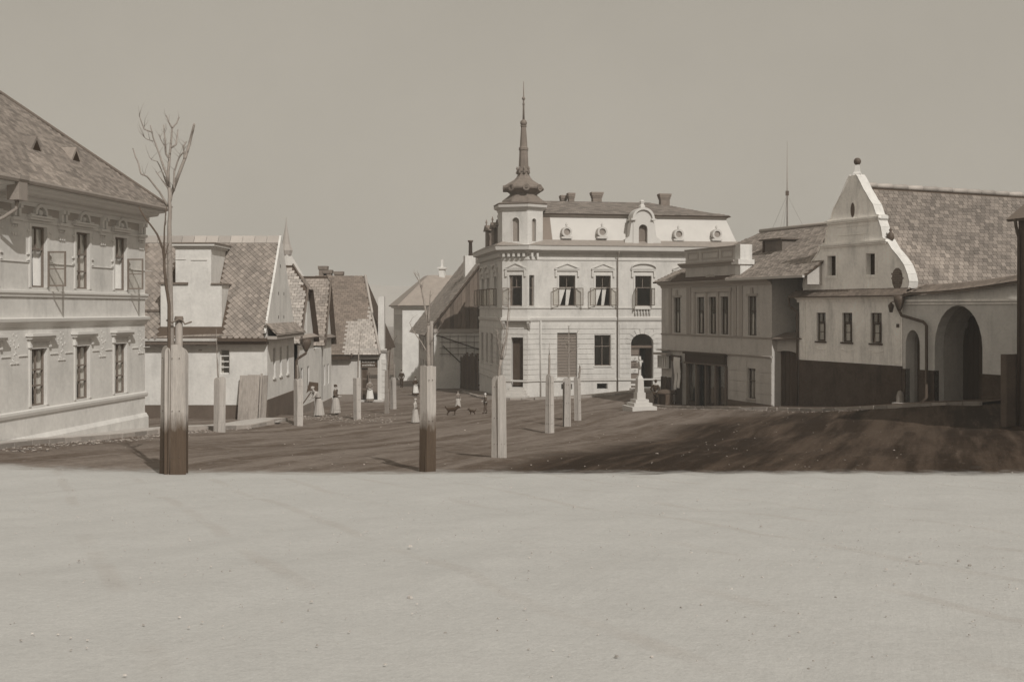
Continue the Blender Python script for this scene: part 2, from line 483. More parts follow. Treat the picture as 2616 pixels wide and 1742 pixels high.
def window(par, fr, t0, t1, z0, z1, rec=.16, cols=2, rows=(.36, .66), fm='frame_paint', label=None, curtain=None, open_=(), oh=.62, sill=True,
           back=None, sash_rows=(.5,), ang=100, sw=1.0, name='window', blind=0.0, sill_m='stucco_trim', bw=.06):
    """a window in an opening: frame, panes, curtains; open_ lists jambs ('l', 'r') whose lower sash stands open outwards"""
    mb = MB()
    if open_:
        zt = z0 + (z1 - z0) * oh
        mb.box(fr, t0, t1, z0, z0 + bw, -rec - .06, -rec); mb.box(fr, t0, t0 + bw, z0 + bw, zt, -rec - .06, -rec); mb.box(fr, t1 - bw, t1, z0 + bw, zt, -rec - .06, -rec)
        cells = grid_frame(mb, fr, t0, t1, zt, z1, -rec - .06, -rec, cols, (), bw)
    else:
        cells = grid_frame(mb, fr, t0, t1, z0, z1, -rec - .06, -rec, cols, rows, bw)
    w = mb.build(name, fm, par, label=label)
    for a, b, c, d in cells:
        MB().box(fr, a, b, c, d, -rec - .04, -rec - .032).build('pane', 'glass', w)
    tw = (t1 - t0) / 2
    for side in open_:
        if side == 'l':
            s = Fr(fr.pt(t0, 0, .045).to_2d(), (fr.u * math.cos(R(ang)) + fr.n * math.sin(R(ang))), None if False else (fr.n * math.cos(R(ang)) - fr.u * math.sin(R(ang))))
        else:
            s = Fr(fr.pt(t1, 0, .045).to_2d(), (-fr.u * math.cos(R(ang)) + fr.n * math.sin(R(ang))), (fr.n * math.cos(R(ang)) + fr.u * math.sin(R(ang))))
        sm = MB(); cc = grid_frame(sm, s, 0, tw * sw, z0 + .04, zt - .02, -.02, .02, 1, sash_rows, .055, .03)
        so = sm.build('sash', fm, w)
        pm = MB()
        for a, b, c, d in cc: pm.box(s, a, b, c, d, -.004, .004)
        pm.build('sash_pane', 'glass', w)
    if curtain:
        for (ca, cb, cz0, cz1) in curtain:
            cm = MB()           # fractions of the opening
            k = 10
            for i in range(k):
                ta, tb = t0 + (t1 - t0) * (ca[0] + (cb[0] - ca[0]) * i / k), t0 + (t1 - t0) * (ca[0] + (cb[0] - ca[0]) * (i + 1) / k)
                ta2, tb2 = t0 + (t1 - t0) * (ca[1] + (cb[1] - ca[1]) * i / k), t0 + (t1 - t0) * (ca[1] + (cb[1] - ca[1]) * (i + 1) / k)
                na, nb = -rec - .14 - .03 * (i % 2), -rec - .14 - .03 * ((i + 1) % 2)
                za, zb = z0 + (z1 - z0) * cz0, z0 + (z1 - z0) * cz1
                cm.poly([fr.pt(ta2, za, na), fr.pt(tb2, za, nb), fr.pt(tb, zb, nb), fr.pt(ta, zb, na)])
            cm.build('curtain', 'curtain', w)
    if sill:
        MB().box(fr, t0 - .08, t1 + .08, z0 - .09, z0 - .002, -rec, .07).build('sill', sill_m, w)
    return w

# ------------------------------------------------------------------ the lie of the land
PROF = [(-60, .6), (0, 0), (10, -.8), (18.5, -1.6), (28, -2.43), (32, -2.62), (43.6, -3.5), (47.7, -3.66), (52, -3.86), (56, -4.0), (61, -4.15), (68, -4.5),
        (78, -4.95), (84, -5.12), (100, -5.55), (120, -6.4), (160, -7.6), (260, -9.5), (420, -11), (900, -14)]
BUMPS = [(19.7, 55.2, .95), (22.0, 50.4, 1.5), (21, 48.6, 1.5), (16.3, 62.3, .48), (15.05, 63.5, .38), (15.2, 59.8, .3), (12.6, 62.8, .02), (10.5, 75.0, .0), (19, 42, .8), (19, 34, .4),
         (11, 66, 0), (9, 58, 0), (11.5, 54, .05), (13, 48, .2), (13.5, 41, .2), (8, 70, 0), (15.5, 53.5, .45), (17.5, 50, .8),
         (-14.4, 43, .42), (-15.6, 34.6, .32), (-17.0, 27, .3), (-12.3, 53, .3), (-16, 52.5, .35), (10.5, 85.5, .45), (16, 87, .6)]
def g(x, y):
    for (a, za), (b, zb) in zip(PROF, PROF[1:]):
        if y <= b or b == 900:
            k = (y - a) / (b - a); z = za + (zb - za) * k
            break
    s = w = 0.0
    for bx, by, r in BUMPS:
        e = math.exp(-((x - bx) ** 2 + (y - by) ** 2) / (2 * 3.4 ** 2))
        s += r * e; w += e
    return z + s / max(1.0, w)

def axis(lo, hi, step, far_lo, far_hi, grow=1.25):
    a = []
    v = lo
    while v <= hi: a.append(v); v += step
    s = step; v = hi
    while v < far_hi: s *= grow; v += s; a.append(v)
    s = step; v = lo; pre = []
    while v > far_lo: s *= grow; v -= s; pre.append(v)
    return pre[::-1] + a

def make_ground():
    xs = axis(-24, 26, .4, -900, 900); ys = axis(4, 98, .4, -60, 1600)
    dirv = Vector((.36, .93)).normalized(); perp = Vector((dirv.y, -dirv.x))
    vs = []
    for y in ys:
        for x in xs:
            z = g(x, y)
            if -30 < x < 32 and 0 < y < 110:
                z += .05 * noise.noise((x * .35, y * .35, 0)) + .03 * noise.noise((x * 1.3, y * 1.3, 5))
                c = x * perp.x + y * perp.y                                  # wheel tracks run up the square
                z += .022 * math.sin(c * 3.9 + 2 * noise.noise((x * .2, y * .2, 3))) * max(0, noise.noise((x * .12, y * .12, 9)) + .25)
            vs.append((x, y, z - .012))
    nx = len(xs); fs = []
    for j in range(len(ys) - 1):
        for i in range(nx - 1):
            a = j * nx + i
            fs.append((a, a + 1, a + nx + 1, a + nx))
    me = bpy.data.meshes.new('ground'); me.from_pydata(vs, [], fs); me.polygons.foreach_set('use_smooth', [True] * len(fs))
    # material: earth, the muddier cart road on the right, pale sanded ground in front
    m = bpy.data.materials.new('trodden_earth'); m.use_nodes = True
    n, l = m.node_tree.nodes, m.node_tree.links
    p = n['Principled BSDF']; p.inputs['Roughness'].default_value = .95; p.inputs['Specular IOR Level'].default_value = .15
    ge = n.new('ShaderNodeNewGeometry'); se = n.new('ShaderNodeSeparateXYZ'); l.new(ge.outputs['Position'], se.inputs[0])
    def M(op, a, b=None, c=None):
        k = n.new('ShaderNodeMath'); k.operation = op
        for i, q in enumerate((a, b, c)):
            if q is None: continue
            if isinstance(q, (int, float)): k.inputs[i].default_value = q
            else: l.new(q, k.inputs[i])
        return k.outputs[0]
    def N(sc, det=6, ro=.6, mp=None):
        k = n.new('ShaderNodeTexNoise'); k.inputs['Scale'].default_value = sc; k.inputs['Detail'].default_value = det; k.inputs['Roughness'].default_value = ro
        l.new(mp or ge.outputs['Position'], k.inputs['Vector']); return k.outputs[0]
    def RMP(x, a, b, c=0.0, d=1.0, smooth=True):
        k = n.new('ShaderNodeMapRange'); k.interpolation_type = 'SMOOTHSTEP' if smooth else 'LINEAR'
        k.inputs[1].default_value, k.inputs[2].default_value, k.inputs[3].default_value, k.inputs[4].default_value = a, b, c, d
        l.new(x, k.inputs[0]); return k.outputs[0]
    def MIX(f, a, b, bt='MIX'):
        k = n.new('ShaderNodeMix'); k.data_type = 'RGBA'; k.blend_type = bt
        if isinstance(f, (int, float)): k.inputs['Factor'].default_value = f
        else: l.new(f, k.inputs['Factor'])
        for key, q in (('A', a), ('B', b)):
            if isinstance(q, tuple): k.inputs[key].default_value = (*q, 1)
            else: l.new(q, k.inputs[key])
        return k.outputs['Result']
    rot = n.new('ShaderNodeMapping'); rot.vector_type = 'TEXTURE'
    rot.inputs['Rotation'].default_value = (0, 0, -math.atan2(.36, .93)); rot.inputs['Scale'].default_value = (.5, 7, 1)
    l.new(ge.outputs['Position'], rot.inputs[0])
    streak = N(.55, 9, .68, rot.outputs[0])
    coarse = N(.22, 5, .6); mid = N(1.6, 8, .65); fine = N(14, 6, .7); grain = N(55, 3, .6)
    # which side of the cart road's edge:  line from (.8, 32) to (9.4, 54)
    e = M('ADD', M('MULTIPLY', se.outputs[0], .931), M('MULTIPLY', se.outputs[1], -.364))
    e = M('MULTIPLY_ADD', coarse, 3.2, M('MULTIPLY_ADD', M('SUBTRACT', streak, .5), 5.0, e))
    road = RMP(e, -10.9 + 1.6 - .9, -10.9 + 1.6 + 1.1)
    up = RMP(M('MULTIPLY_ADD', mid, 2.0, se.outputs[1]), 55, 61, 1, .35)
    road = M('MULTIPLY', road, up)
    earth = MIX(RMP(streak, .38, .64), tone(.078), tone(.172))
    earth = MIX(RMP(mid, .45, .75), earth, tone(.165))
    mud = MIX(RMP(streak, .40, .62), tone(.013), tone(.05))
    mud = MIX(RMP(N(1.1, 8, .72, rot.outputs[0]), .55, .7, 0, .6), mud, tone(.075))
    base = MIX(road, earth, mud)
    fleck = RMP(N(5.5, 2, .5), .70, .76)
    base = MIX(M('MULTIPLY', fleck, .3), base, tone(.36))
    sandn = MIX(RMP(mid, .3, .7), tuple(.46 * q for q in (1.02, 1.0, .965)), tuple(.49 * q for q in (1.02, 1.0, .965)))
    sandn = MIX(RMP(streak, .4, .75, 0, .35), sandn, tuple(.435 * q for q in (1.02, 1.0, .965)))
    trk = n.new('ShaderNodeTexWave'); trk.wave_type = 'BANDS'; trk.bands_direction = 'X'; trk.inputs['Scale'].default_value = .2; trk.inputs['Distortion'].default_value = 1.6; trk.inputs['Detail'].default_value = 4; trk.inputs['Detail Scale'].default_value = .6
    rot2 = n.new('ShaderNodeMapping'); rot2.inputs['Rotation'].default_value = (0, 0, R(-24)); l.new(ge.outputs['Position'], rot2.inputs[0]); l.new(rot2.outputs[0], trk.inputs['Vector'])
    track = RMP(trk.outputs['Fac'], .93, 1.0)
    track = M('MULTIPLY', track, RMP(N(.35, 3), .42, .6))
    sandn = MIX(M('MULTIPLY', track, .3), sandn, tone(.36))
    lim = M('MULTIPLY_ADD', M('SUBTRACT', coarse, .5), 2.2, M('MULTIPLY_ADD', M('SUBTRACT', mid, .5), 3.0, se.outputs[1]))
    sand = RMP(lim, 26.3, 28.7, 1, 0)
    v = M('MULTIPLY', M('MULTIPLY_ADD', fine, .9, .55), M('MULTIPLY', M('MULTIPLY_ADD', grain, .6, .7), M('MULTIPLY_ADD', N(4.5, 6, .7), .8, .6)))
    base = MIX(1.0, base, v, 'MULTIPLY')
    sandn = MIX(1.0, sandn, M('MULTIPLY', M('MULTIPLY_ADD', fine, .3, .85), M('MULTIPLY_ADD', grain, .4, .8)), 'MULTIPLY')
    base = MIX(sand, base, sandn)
    l.new(base, p.inputs['Base Color'])
    b = n.new('ShaderNodeBump'); b.inputs['Strength'].default_value = .45; b.inputs['Distance'].default_value = .06
    l.new(M('ADD', M('MULTIPLY', streak, .8), M('ADD', M('MULTIPLY', mid, .6), M('SUBTRACT', M('MULTIPLY', fine, .35), M('MULTIPLY', track, .35)))), b.inputs['Height'])
    l.new(b.outputs[0], p.inputs['Normal'])
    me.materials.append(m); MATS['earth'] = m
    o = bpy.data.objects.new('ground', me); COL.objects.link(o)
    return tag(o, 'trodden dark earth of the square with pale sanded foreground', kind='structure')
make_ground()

def ribbon(name, path, n0, n1, h, material, label, step=.8):
    """a pavement: between offsets n0 and n1 from the plan path, h above the ground"""
    pts = []
    for a, b in zip(path, path[1:]):
        a, b = Vector(a), Vector(b); k = max(1, int((b - a).length / step))
        pts += [a.lerp(b, i / k) for i in range(k)]
    pts.append(Vector(path[-1]))
    mb = MB(); rows = []
    for i, p in enumerate(pts):
        d = (pts[min(i + 1, len(pts) - 1)] - pts[max(i - 1, 0)]).normalized(); nn = Vector((d.y, -d.x))
        row = []
        for q in (n0, (n0 + n1) / 2, n1):
            c = p + nn * q; row.append(Vector((c.x, c.y, g(c.x, c.y) + h)))
        rows.append((row, nn, d))
    for (r0, _, _), (r1, _, _) in zip(rows, rows[1:]):
        mb.poly([r0[0], r1[0], r1[1], r0[1]]); mb.poly([r0[1], r1[1], r1[2], r0[2]])
        dn = Vector((0, 0, -.4))
        mb.poly([r0[2], r1[2], r1[2] + dn, r0[2] + dn])
    o = mb.build(name, material, None, label=label, kind='structure')
    return o, rows

def kerb(rows, par, off=.09, w=.18, h=.035):
    """single kerb stones along the outer edge"""
    L = 0; last = None; rr = random.Random(4)
    pts = [r[0][2] for r in rows]; out = [r[1] for r in rows]
    mb, me = None, None
    b = MB(); b.box(WXY, -.44, .44, -.2, .0, -.09, .09); me = b.mesh('kerb_stone', 'kerb_stone')
    acc = 0.0
    for i in range(len(pts) - 1):
        a, c = pts[i], pts[i + 1]; d = c - a; ln = d.length
        while acc < ln:
            p = a + d * (acc / ln) + Vector((out[i].x, out[i].y, 0)) * off + Vector((0, 0, h + rr.uniform(-.012, .012)))
            x = d.normalized(); z = Vector((0, 0, 1)); y = z.cross(x).normalized(); z = x.cross(y)
            piece('kerb_stone', me, Matrix(((x.x, y.x, z.x, p.x), (x.y, y.y, z.y, p.y), (x.z, y.z, z.z, p.z), (0, 0, 0, 1))) @ Matrix.Rotation(rr.gauss(0, .02), 4, 'Z'), par)
            acc += .92
        acc -= ln

mat('pavement_pale', .42, var=.25, scale=1.2, fine=.25, fscale=16, bump=.4, coord='World')
mat('pavement_dark', .06, var=.3, scale=1.2, fine=.25, fscale=16, bump=.4, coord='World')
mat('pavement_mid', .17, var=.3, scale=1.2, fine=.25, fscale=16, bump=.4, coord='World')

def make_hills():
    mb = MB(); xs = [-900 + 26 * i for i in range(71)]; ys = [1050 + 40 * j for j in range(12)]
    idx = {}
    for j, y in enumerate(ys):
        for i, x in enumerate(xs):
            k = math.sin(min(1, j / 7) * math.pi / 2)
            h = 46 + 10 * noise.noise((x * .004, 1, 0)) + 4 * noise.noise((x * .012, y * .012, 4)) - .012 * (x + 80)
            mb.v.append(Vector((x, y, -17 + h * k * 1.0)))
    nx = len(xs)
    for j in range(len(ys) - 1):
        for i in range(nx - 1):
            a = j * nx + i; mb.f.append((a, a + 1, a + nx + 1, a + nx)); mb.sm.append(True)
    mb.build('hills', 'hill', None, label='low wooded hill fading on the horizon', kind='structure')
make_hills()

# ================================================================== ornate house on the left
def ornate_house():
    F = Fr((-14.4, 43.0), (.139, .990))                   # t = 0 at the far corner, negative towards the camera
    T0 = -17.0
    h = thing('ornate_house', 'two storey stuccoed house with deep eaves and ornate window hoods at left edge', 'house', F.pt(0, g(-14.4, 43), 0))
    cols = [-1.95, -4.64, -7.35, -10.05, -12.75]
    hw = .45
    lo, up = (-1.44, .42), (2.41, 4.38)
    ops = [(c - hw, c + hw, lo[0], lo[1]) for c in cols] + [(c - hw, c + hw, up[0], up[1]) for c in cols]
    wall(F, T0, 0, -4.6, 5.55, ops, -.4, 0).build('front_wall', 'cream_plaster', h)
    S = Fr(F.pt(0, 0, 0).to_2d(), -F.n, F.u)                 # end wall, facing away up the street
    b = MB(); b.box(S, .4, 10, -4.6, 5.55, -.4, 0); b.box(F, T0, T0 + .4, -4.6, 5.55, -10, -.4); b.box(F, T0, 0, -4.6, 5.55, -10.4, -10); b.build('rear_wall', 'cream_plaster', h)
    MB().box(F, T0 + .4, -.4, 1.5, 1.7, -9.9, -.4).build('floor_slab', 'interior', h)
    path = [F.pt(T0, 0).to_2d(), F.pt(.1, 0).to_2d()]
    sw = lambda prof, name, m='cream_trim': MB().sweep(path, prof).build(name, m, h)
    sw([(-.05, -4.6), (.10, -4.6), (.10, -2.5), (.0, -2.35), (-.05, -2.35)], 'plinth', 'cream_plaster')
    sw([(-.05, -1.72), (.05, -1.72), (.09, -1.62), (.09, -1.54), (-.05, -1.5)], 'sill_course')
    sw([(-.05, 1.12), (.03, 1.12), (.05, 1.2), (.16, 1.3), (.18, 1.4), (-.05, 1.44)], 'storey_cornice')
    sw([(-.05, 2.10), (.05, 2.10), (.06, 2.19), (.10, 2.22), (.10, 2.29), (-.05, 2.31)], 'upper_sill_course')
    sw([(-.05, 5.0), (.06, 5.0), (.06, 5.12), (.14, 5.18), (.14, 5.3), (.5, 5.34), (.55, 5.44), (.82, 5.47), (.82, 5.56), (-.05, 5.56)], 'main_cornice')
    MB().box(F, T0, -.02, 4.74, 5.0, .001, .012).build('frieze_eave_shade', 'eave_shade_tone', h)  # thin strip with the eave shadow put into its colour
    sw([(-.05, 4.5), (.035, 4.5), (.035, 4.57), (-.05, 4.57)], 'frieze_fillet')
    sw([(.82, 5.53), (.95, 5.54), (.98, 5.62), (.96, 5.68), (.82, 5.66)], 'gutter', 'grey_metal')
    for i, c in enumerate(cols):
        w = window(h, F, c - hw, c + hw, *lo, rows=(.34, .64), sill=False, rec=.10, curtain=[((.5, .62), (1, 1), .0, .95), ((.0, .0), (.16, .1), .0, .95)])
        op = {0: ('r',), 2: ('r',)}.get(i, ())
        window(h, F, c - hw, c + hw, *up, rows=(.3, .62), sill=False, rec=.10, open_=op, oh=.62, ang=96, sw=1.35, cols=2, curtain=[((.5, .55), (1, 1), .0, .97), ((0, 0), (.3, .35), .0, .97)])
        # lower hood
        b = MB(); b.box(F, c - .62, c + .62, .66, .74, 0, .10); b.box(F, c - .70, c + .70, .741, .83, 0, .2); b.box(F, c - .76, c + .76, .831, .92, 0, .27)
        b.box(F, c - .62, c - .5, .46, .66, 0, .09); b.box(F, c + .5, c + .62, .46, .66, 0, .09)
        b.build('window_hood', 'cream_trim', h)
        # surrounds
        for z0, z1 in (lo, up):
            b = MB(); b.box(F, c - hw - .12, c - hw, z0, z1 + .1, 0, .03); b.box(F, c + hw, c + hw + .12, z0, z1 + .1, 0, .03); b.box(F, c - hw, c + hw, z1, z1 + .1, 0, .035); b.build('window_surround', 'cream_trim', h)
        for z in (4.2, 3.45, 3.25):
            for q in (c - hw - .25, c + hw + .12): MB().box(F, q, q + .13, z, z + .05, 0, .05).build('stucco_bar', 'cream_trim', h)
        # upper hood with round gable in the frieze
        b = MB(); b.box(F, c - .66, c + .66, 4.58, 4.66, 0, .14); b.box(F, c - .7, c + .7, 4.661, 4.72, 0, .2)
        b.box(F, c - .62, c - .3, 4.721, 4.78, 0, .1); b.box(F, c + .3, c + .62, 4.721, 4.78, 0, .1)
        b.ring(F, c, 4.76, .26, .36, 0, .12, 0, 180, 10); b.ball(F.pt(c, 4.83, .02), .12, sy=1)
        b.build('round_hood', 'cream_trim', h)
    mids = [(a + b) / 2 for a, b in zip(cols, cols[1:])] + [-.35]
    for m in mids:
        b = MB()
        for q in (-.12, .12): MB().prism(Fr(F.pt(m + q - .06, 0, 0).to_2d(), F.n, F.u), [(0, 4.62), (.13, 4.62), (.13, 4.88), (.2, 4.9), (.2, 5.02), (0, 5.02)], 0, .12).build('eaves_bracket', 'cream_trim', h)
        b.box(F, m - .28, m + .28, 4.50, 4.6, 0, .15); b.box(F, m - .22, m + .22, 4.38, 4.499, 0, .08)
        b.build('bracket_corbel', 'cream_trim', h); b = MB()
        for q in (-.13, 0, .13): b.prism(F, [(m + q - .04, 4.3), (m + q + .04, 4.3), (m + q, 4.38)], 0, .06); b.prism(F, [(m + q - .045, 4.12), (m + q + .045, 4.12), (m + q + .03, 4.02), (m + q - .03, 4.02)], 0, .05)
        b.build('stucco_drops', 'cream_trim', h, kind='stuff')
        b = MB(); rr = random.Random(3)                    # leafy ornament between the lower windows
        for k in range(26):
            a, r = rr.uniform(0, 6.28), rr.uniform(.0, 1) ** .6
            b.ball(F.pt(m + .26 * r * math.cos(a), .66 + .3 * r * math.sin(a), -.05), rr.uniform(.055, .085), 6, 4, .9, .9, 1.0)
        for k in range(9): b.ball(F.pt(m + rr.uniform(-.1, .1), .34 - k * .035, -.02), rr.uniform(.03, .045), 6, 4)
        b.build('stucco_ornament', 'cream_trim', h, kind='stuff')
        for a in ((m - .22, m - .1, -.02, .02), (m - .06, m + .06, -.02, .02), (m + .1, m + .22, -.02, .02), (m - .7, m - .22, .205, .23), (m + .22, m + .7, .205, .23), (m - .85, m + .85, 3.2, 3.225)):
            MB().box(F, *a, 0, .035).build('stucco_fillet', 'cream_trim', h)
    # roof: hipped at the far end
    e, ze, ta = .92, 5.64, .86; e2 = .4
    k = 5.5
    A, Bc = F.pt(T0, ze, e), F.pt(e2, ze, e)
    A2, B2 = F.pt(T0, ze + k * ta, e - k), F.pt(e2 - k, ze + k * ta, e - k)
    C = F.pt(e2, ze, e - 2 * k); A3 = F.pt(T0, ze, e - 2 * k)
    rf = MB(); rf.slab([A, Bc, B2, A2], .1); rf.slab([Bc, C, B2], .1); rf.slab([C, A3, A2, B2], .1); rf.slab([A, A2, A3], .08)
    ro = rf.build('roof', 'roof_under', h)
    U3 = Vector((F.u.x, F.u.y, 0)); V3 = (A2 - A).normalized(); ln = (A2 - A).length
    tiles(ro, A, U3, V3, lambda u, v: u > 0 and u < (e2 - T0) - v / ln * k - .05 and u > 3.5, (0, 18), (.05, ln), .21, .3, .214, .165, 'shingle', 'roof_shingle', keep=120,
          rank=lambda u, v: abs(u - 10) + v, seed=5, tilt=.06)
    hp = MB(); hp.tube([Bc.lerp(B2, i / 10) + Vector((0, 0, .05)) for i in range(11)], .07, 6); hp.build('hip_ridge', 'slate_dark', ro)
    for (sx, sy) in ((80, 375), (182, 402)):                # triangular roof vents
        r = (sx - CX) / FPX
        # intersect the roof plane
        N = U3.cross(V3).normalized(); cp = Vector((0, 0, CAMZ)); dr = Vector((r, 1, -(sy - HY) / FPX))
        p = cp + dr * ((A - cp).dot(N) / dr.dot(N))
        vf = Fr(p.to_2d(), F.u, F.n)
        b = MB(); b.prism(vf, [(-.42, p.z - .24), (.42, p.z - .24), (0, p.z + .36)], -.8, .2); bo = b.build('roof_vent', 'shingle', ro)
        MB().prism(vf, [(-.28, p.z - .2), (.28, p.z - .2), (0, p.z + .22)], .17, .205).build('vent_mouth', 'interior', ro)
    # gutter box and downpipe near the left edge of the view
    t = F.off(.75).T(44)
    b = MB(); b.box(F, t - .22, t + .22, 5.0, 5.62, .55, .95); b.box(F, t - .26, t + .26, 5.621, 5.75, .5, 1.0)
    b.tube([F.pt(t, 5.0, .75), F.pt(t, 4.75, .72), F.pt(t - .1, 4.5, .4), F.pt(t - .25, 4.35, .16), F.pt(t - .3, 4.1, .12), F.pt(t - .3, -2.6, .13)], .06, 8)
    b.build('rainwater_head', 'grey_metal', h)
    return F
OF = ornate_house()
OUTER = [OF.pt(-16, 0).to_2d(), OF.pt(0.6, 0).to_2d(), (-12.6, 47.5), (-11.9, 52.2)]
pv, rows = ribbon('pavement_left', OUTER, .05, 1.25, .10, 'pavement_pale', 'pale stone pavement along the left houses')
kerb(rows, pv)

# ================================================================== white gabled house with diamond slates
def slate_house():
    F = Fr((-26.0, 53.0), (1, 0))                          # t = x + 26
    X = -11.85; tr = X + 26
    y0, y1 = 53.0, 59.6
    base = g(X, 53)
    h = thing('slate_roofed_house', 'white plastered house with patterned diamond slate roof and tall stepped dormer', 'house', (X, 53, base))
    ez, rz = .68, 5.28
    G = Fr((X, y0), (0, 1), (1, 0))
    wn = (F.T(561), F.T(587), 1.7 - 3.13, 1.7 - 1.93)
    wall(F, 0, tr, -5.2, ez + .1, [wn], -.35, 0).build('front_wall', 'white_plaster', h)
    pnl = MB(); wall(F, F.T(559), tr + .03, -5.2, ez - .45, [wn], .002, .05, pnl); pnl.build('wall_panel', 'white_plaster', h)
    gw = [(G.T(s) - .26, G.T(s) + .26, 1.7 - 3.38, 1.7 - 1.93) for s in (701, 717.5, 735)]
    gm = wall(G, .35, y1 - y0, -5.2, ez, gw, -.35, 0)
    gm.build('side_wall', 'white_plaster', h)
    gb = MB(); gb.prism(G, [(-.3, ez - .12), (y1 - y0 + .3, ez - .12), ((y1 - y0) / 2, rz + .2)], -.1, .004); gb.build('gable', 'white_plaster', h)
    b = MB()
    for s, zz in ((3.05, 3.9), (2.6, 2.5), (3.9, 2.5), (2.6, 1.3), (3.9, 1.3)): MB().box(G, s - .05, s + .05, zz - .08, zz + .08, .005, .012).build('vent_hole', 'interior', h)
    window(h, F, *wn, cols=1, rows=(.25, .5, .75), rec=.1, fm='frame_white', sill=False, curtain=[((0, 0), (.3, .3), 0, .75)])
    for a in gw: window(h, G, *a, cols=2, rows=(.2, .4, .6, .8), rec=.1, fm='frame_paint', sill_m='white_plaster', bw=.04)
    MB().box(G, -.06, y1 - y0, -5.3, 1.7 - 4.38, .0, .06).build('plinth_side', 'dark_plinth', h)
    MB().box(F, 8.0, tr + .06, -5.3, 1.7 - 4.62, .055, .075).build('plinth', 'dark_plinth', h)
    # roof
    ov = .45; yr = (y0 + y1) / 2; sl = (rz - ez) / (yr - y0)
    A, B = Vector((-26, y0 - ov, ez - ov * sl + .25)), Vector((X - .1, y0 - ov, ez - ov * sl + .25))
    A2, B2 = Vector((-26, yr, rz + .1)), Vector((X - .1, yr, rz + .1))
    C, C2 = Vector((-26, y1 + ov, A.z)), Vector((X - .1, y1 + ov, A.z))
    rf = MB(); rf.slab([A, B, B2, A2], .1); rf.slab([C, C2, B2, A2], .1); ro = rf.build('roof', 'roof_under', h)
    V3 = (A2 - A).normalized(); ln = (A2 - A).length
    # dormer outline in x, used to leave the slates out behind it
    d0, d1, d2, d3 = F.T(411) - 26, F.T(449) - 26, F.T(540) - 26, F.T(567) - 26
    tiles(ro, B, Vector((-1, 0, 0)), V3, lambda u, v: u > .0 and v > .0 and v < ln - .25 and (X - .1 - u > d3 + .15 or (v > 2.3 and X - .1 - u > d2 + .1) or v > 4.6 or X - .1 - u < d0 - .1),
          (.06, 6.2), (.06, ln), .272, .282, .30, .155, 'slate', 'roof_slate', 'diamond', keep=300, rank=lambda u, v: u, seed=2, tilt=.05, jit=.02, th=.022)
    tiles(ro, Vector((-17.9, A.y, A.z)), Vector((-1, 0, 0)), V3, lambda u, v: True, (0, 3.4), (.1, ln - .2), .3, .36, .305, .19, 'slate_dark', 'roof_slate', keep=0, seed=3)
    # ridge slates, verge and gutter
    b = MB()
    for k in range(16):
        x = X - .1 - .6 - k * .62
        b.hexa([Vector((x, yr - .28, rz - .24)), Vector((x + .6, yr - .28, rz - .24)), Vector((x + .6, yr, rz + .12)), Vector((x, yr, rz + .12)),
                Vector((x, yr - .30, rz - .18)), Vector((x + .6, yr - .30, rz - .18)), Vector((x + .6, yr, rz + .19)), Vector((x, yr, rz + .19))])
    b.build('ridge_slate', 'slate_pale', ro)
    MB().sweep([(-14.1, y0 - ov), (X + .12, y0 - ov)], [(0, A.z - .16), (.12, A.z - .14), (.14, A.z + .0), (.0, A.z + .02)]).build('gutter', 'dark_metal', h)
    MB().box(F, 3, tr + .05, A.z - .3, A.z - .16, -.2, ov - .03).build('eaves_board', 'brown_wood', h)
    # little tiled skirt under the gable
    sk = MB(); sk.slab([Vector((X + .62, y0 - .3, ez - .22)), Vector((X + .62, y1 + .2, ez - .22)), Vector((X - .02, y1, ez + .3)), Vector((X - .02, y0, ez + .3))], .06)
    so = sk.build('gable_skirt', 'shingle', h)
    MB().box(G, -.3, y1 - y0, ez - .42, ez - .28, .0, .55).build('skirt_board', 'grey_trim', h)
    Vs = (Vector((X - .02, y0, ez + .3)) - Vector((X + .62, y0, ez - .22)))
    tiles(so, Vector((X + .62, y0 - .3, ez - .2)), Vector((0, 1, 0)), Vs, lambda u, v: True, (.1, 6.6), (.12, .8), .26, .34, .27, .17, 'shingle', 'skirt_shingle', keep=0, seed=8)
    # stepped dormer
    zl0, zl1, zl2 = ez - .25, 1.7 + 1.2, 1.7 + 2.95
    b = MB(); b.box(WXY, d0, d3, zl0, zl1, -(y0 + 3.2), -(y0 - .04)); b.box(WXY, d1, d2, zl1, zl2, -(y0 + 3.3), -(y0 - .04)); dm = b.build('stepped_dormer', 'white_plaster', h)
    b = MB(); b.box(WXY, d1 - .06, d2 + .1, zl2, zl2 + .1, -(y0 + 3.3), -(y0 - .12)); b.box(WXY, d1 - .12, d2 + .2, zl2 + .101, zl2 + .22, -(y0 + 3.3), -(y0 - .22))
    b.build('dormer_cornice', 'stucco_trim', dm)
    b = MB(); b.box(WXY, d1 - .14, d2 + .24, zl2 + .221, zl2 + .27, -(y0 + 3.3), -(y0 - .26)); b.box(WXY, d0 - .1, d1 + .62, zl1, zl1 + .1, -(y0 + 3), -(y0 - .12))
    b.box(WXY, d2, d3 + .1, zl1, zl1 + .06, -(y0 + 3), -(y0 - .12)); b.build('dormer_capping', 'slate_dark', dm)
    b = MB(); b.box(WXY, d1 + .02, d1 + .5, zl2 - .56, zl2 - .53, -(y0 - .04), -(y0 - .07)); b.box(WXY, d1 + .75, d2 - .2, zl2 - .6, zl2 - .54, -(y0 - .04), -(y0 - .07)); b.build('dormer_fillet', 'stucco_trim', dm)
    sk = MB(); sk.slab([Vector((d0 - .5, y0 - .42, zl0 - .12)), Vector((d3 + .35, y0 - .42, zl0 - .06)), Vector((d3 - .1, y0 - .05, zl0 + .2)), Vector((d0 - .2, y0 - .05, zl0 + .12))], .05)
    so = sk.build('dormer_skirt', 'shingle', h)
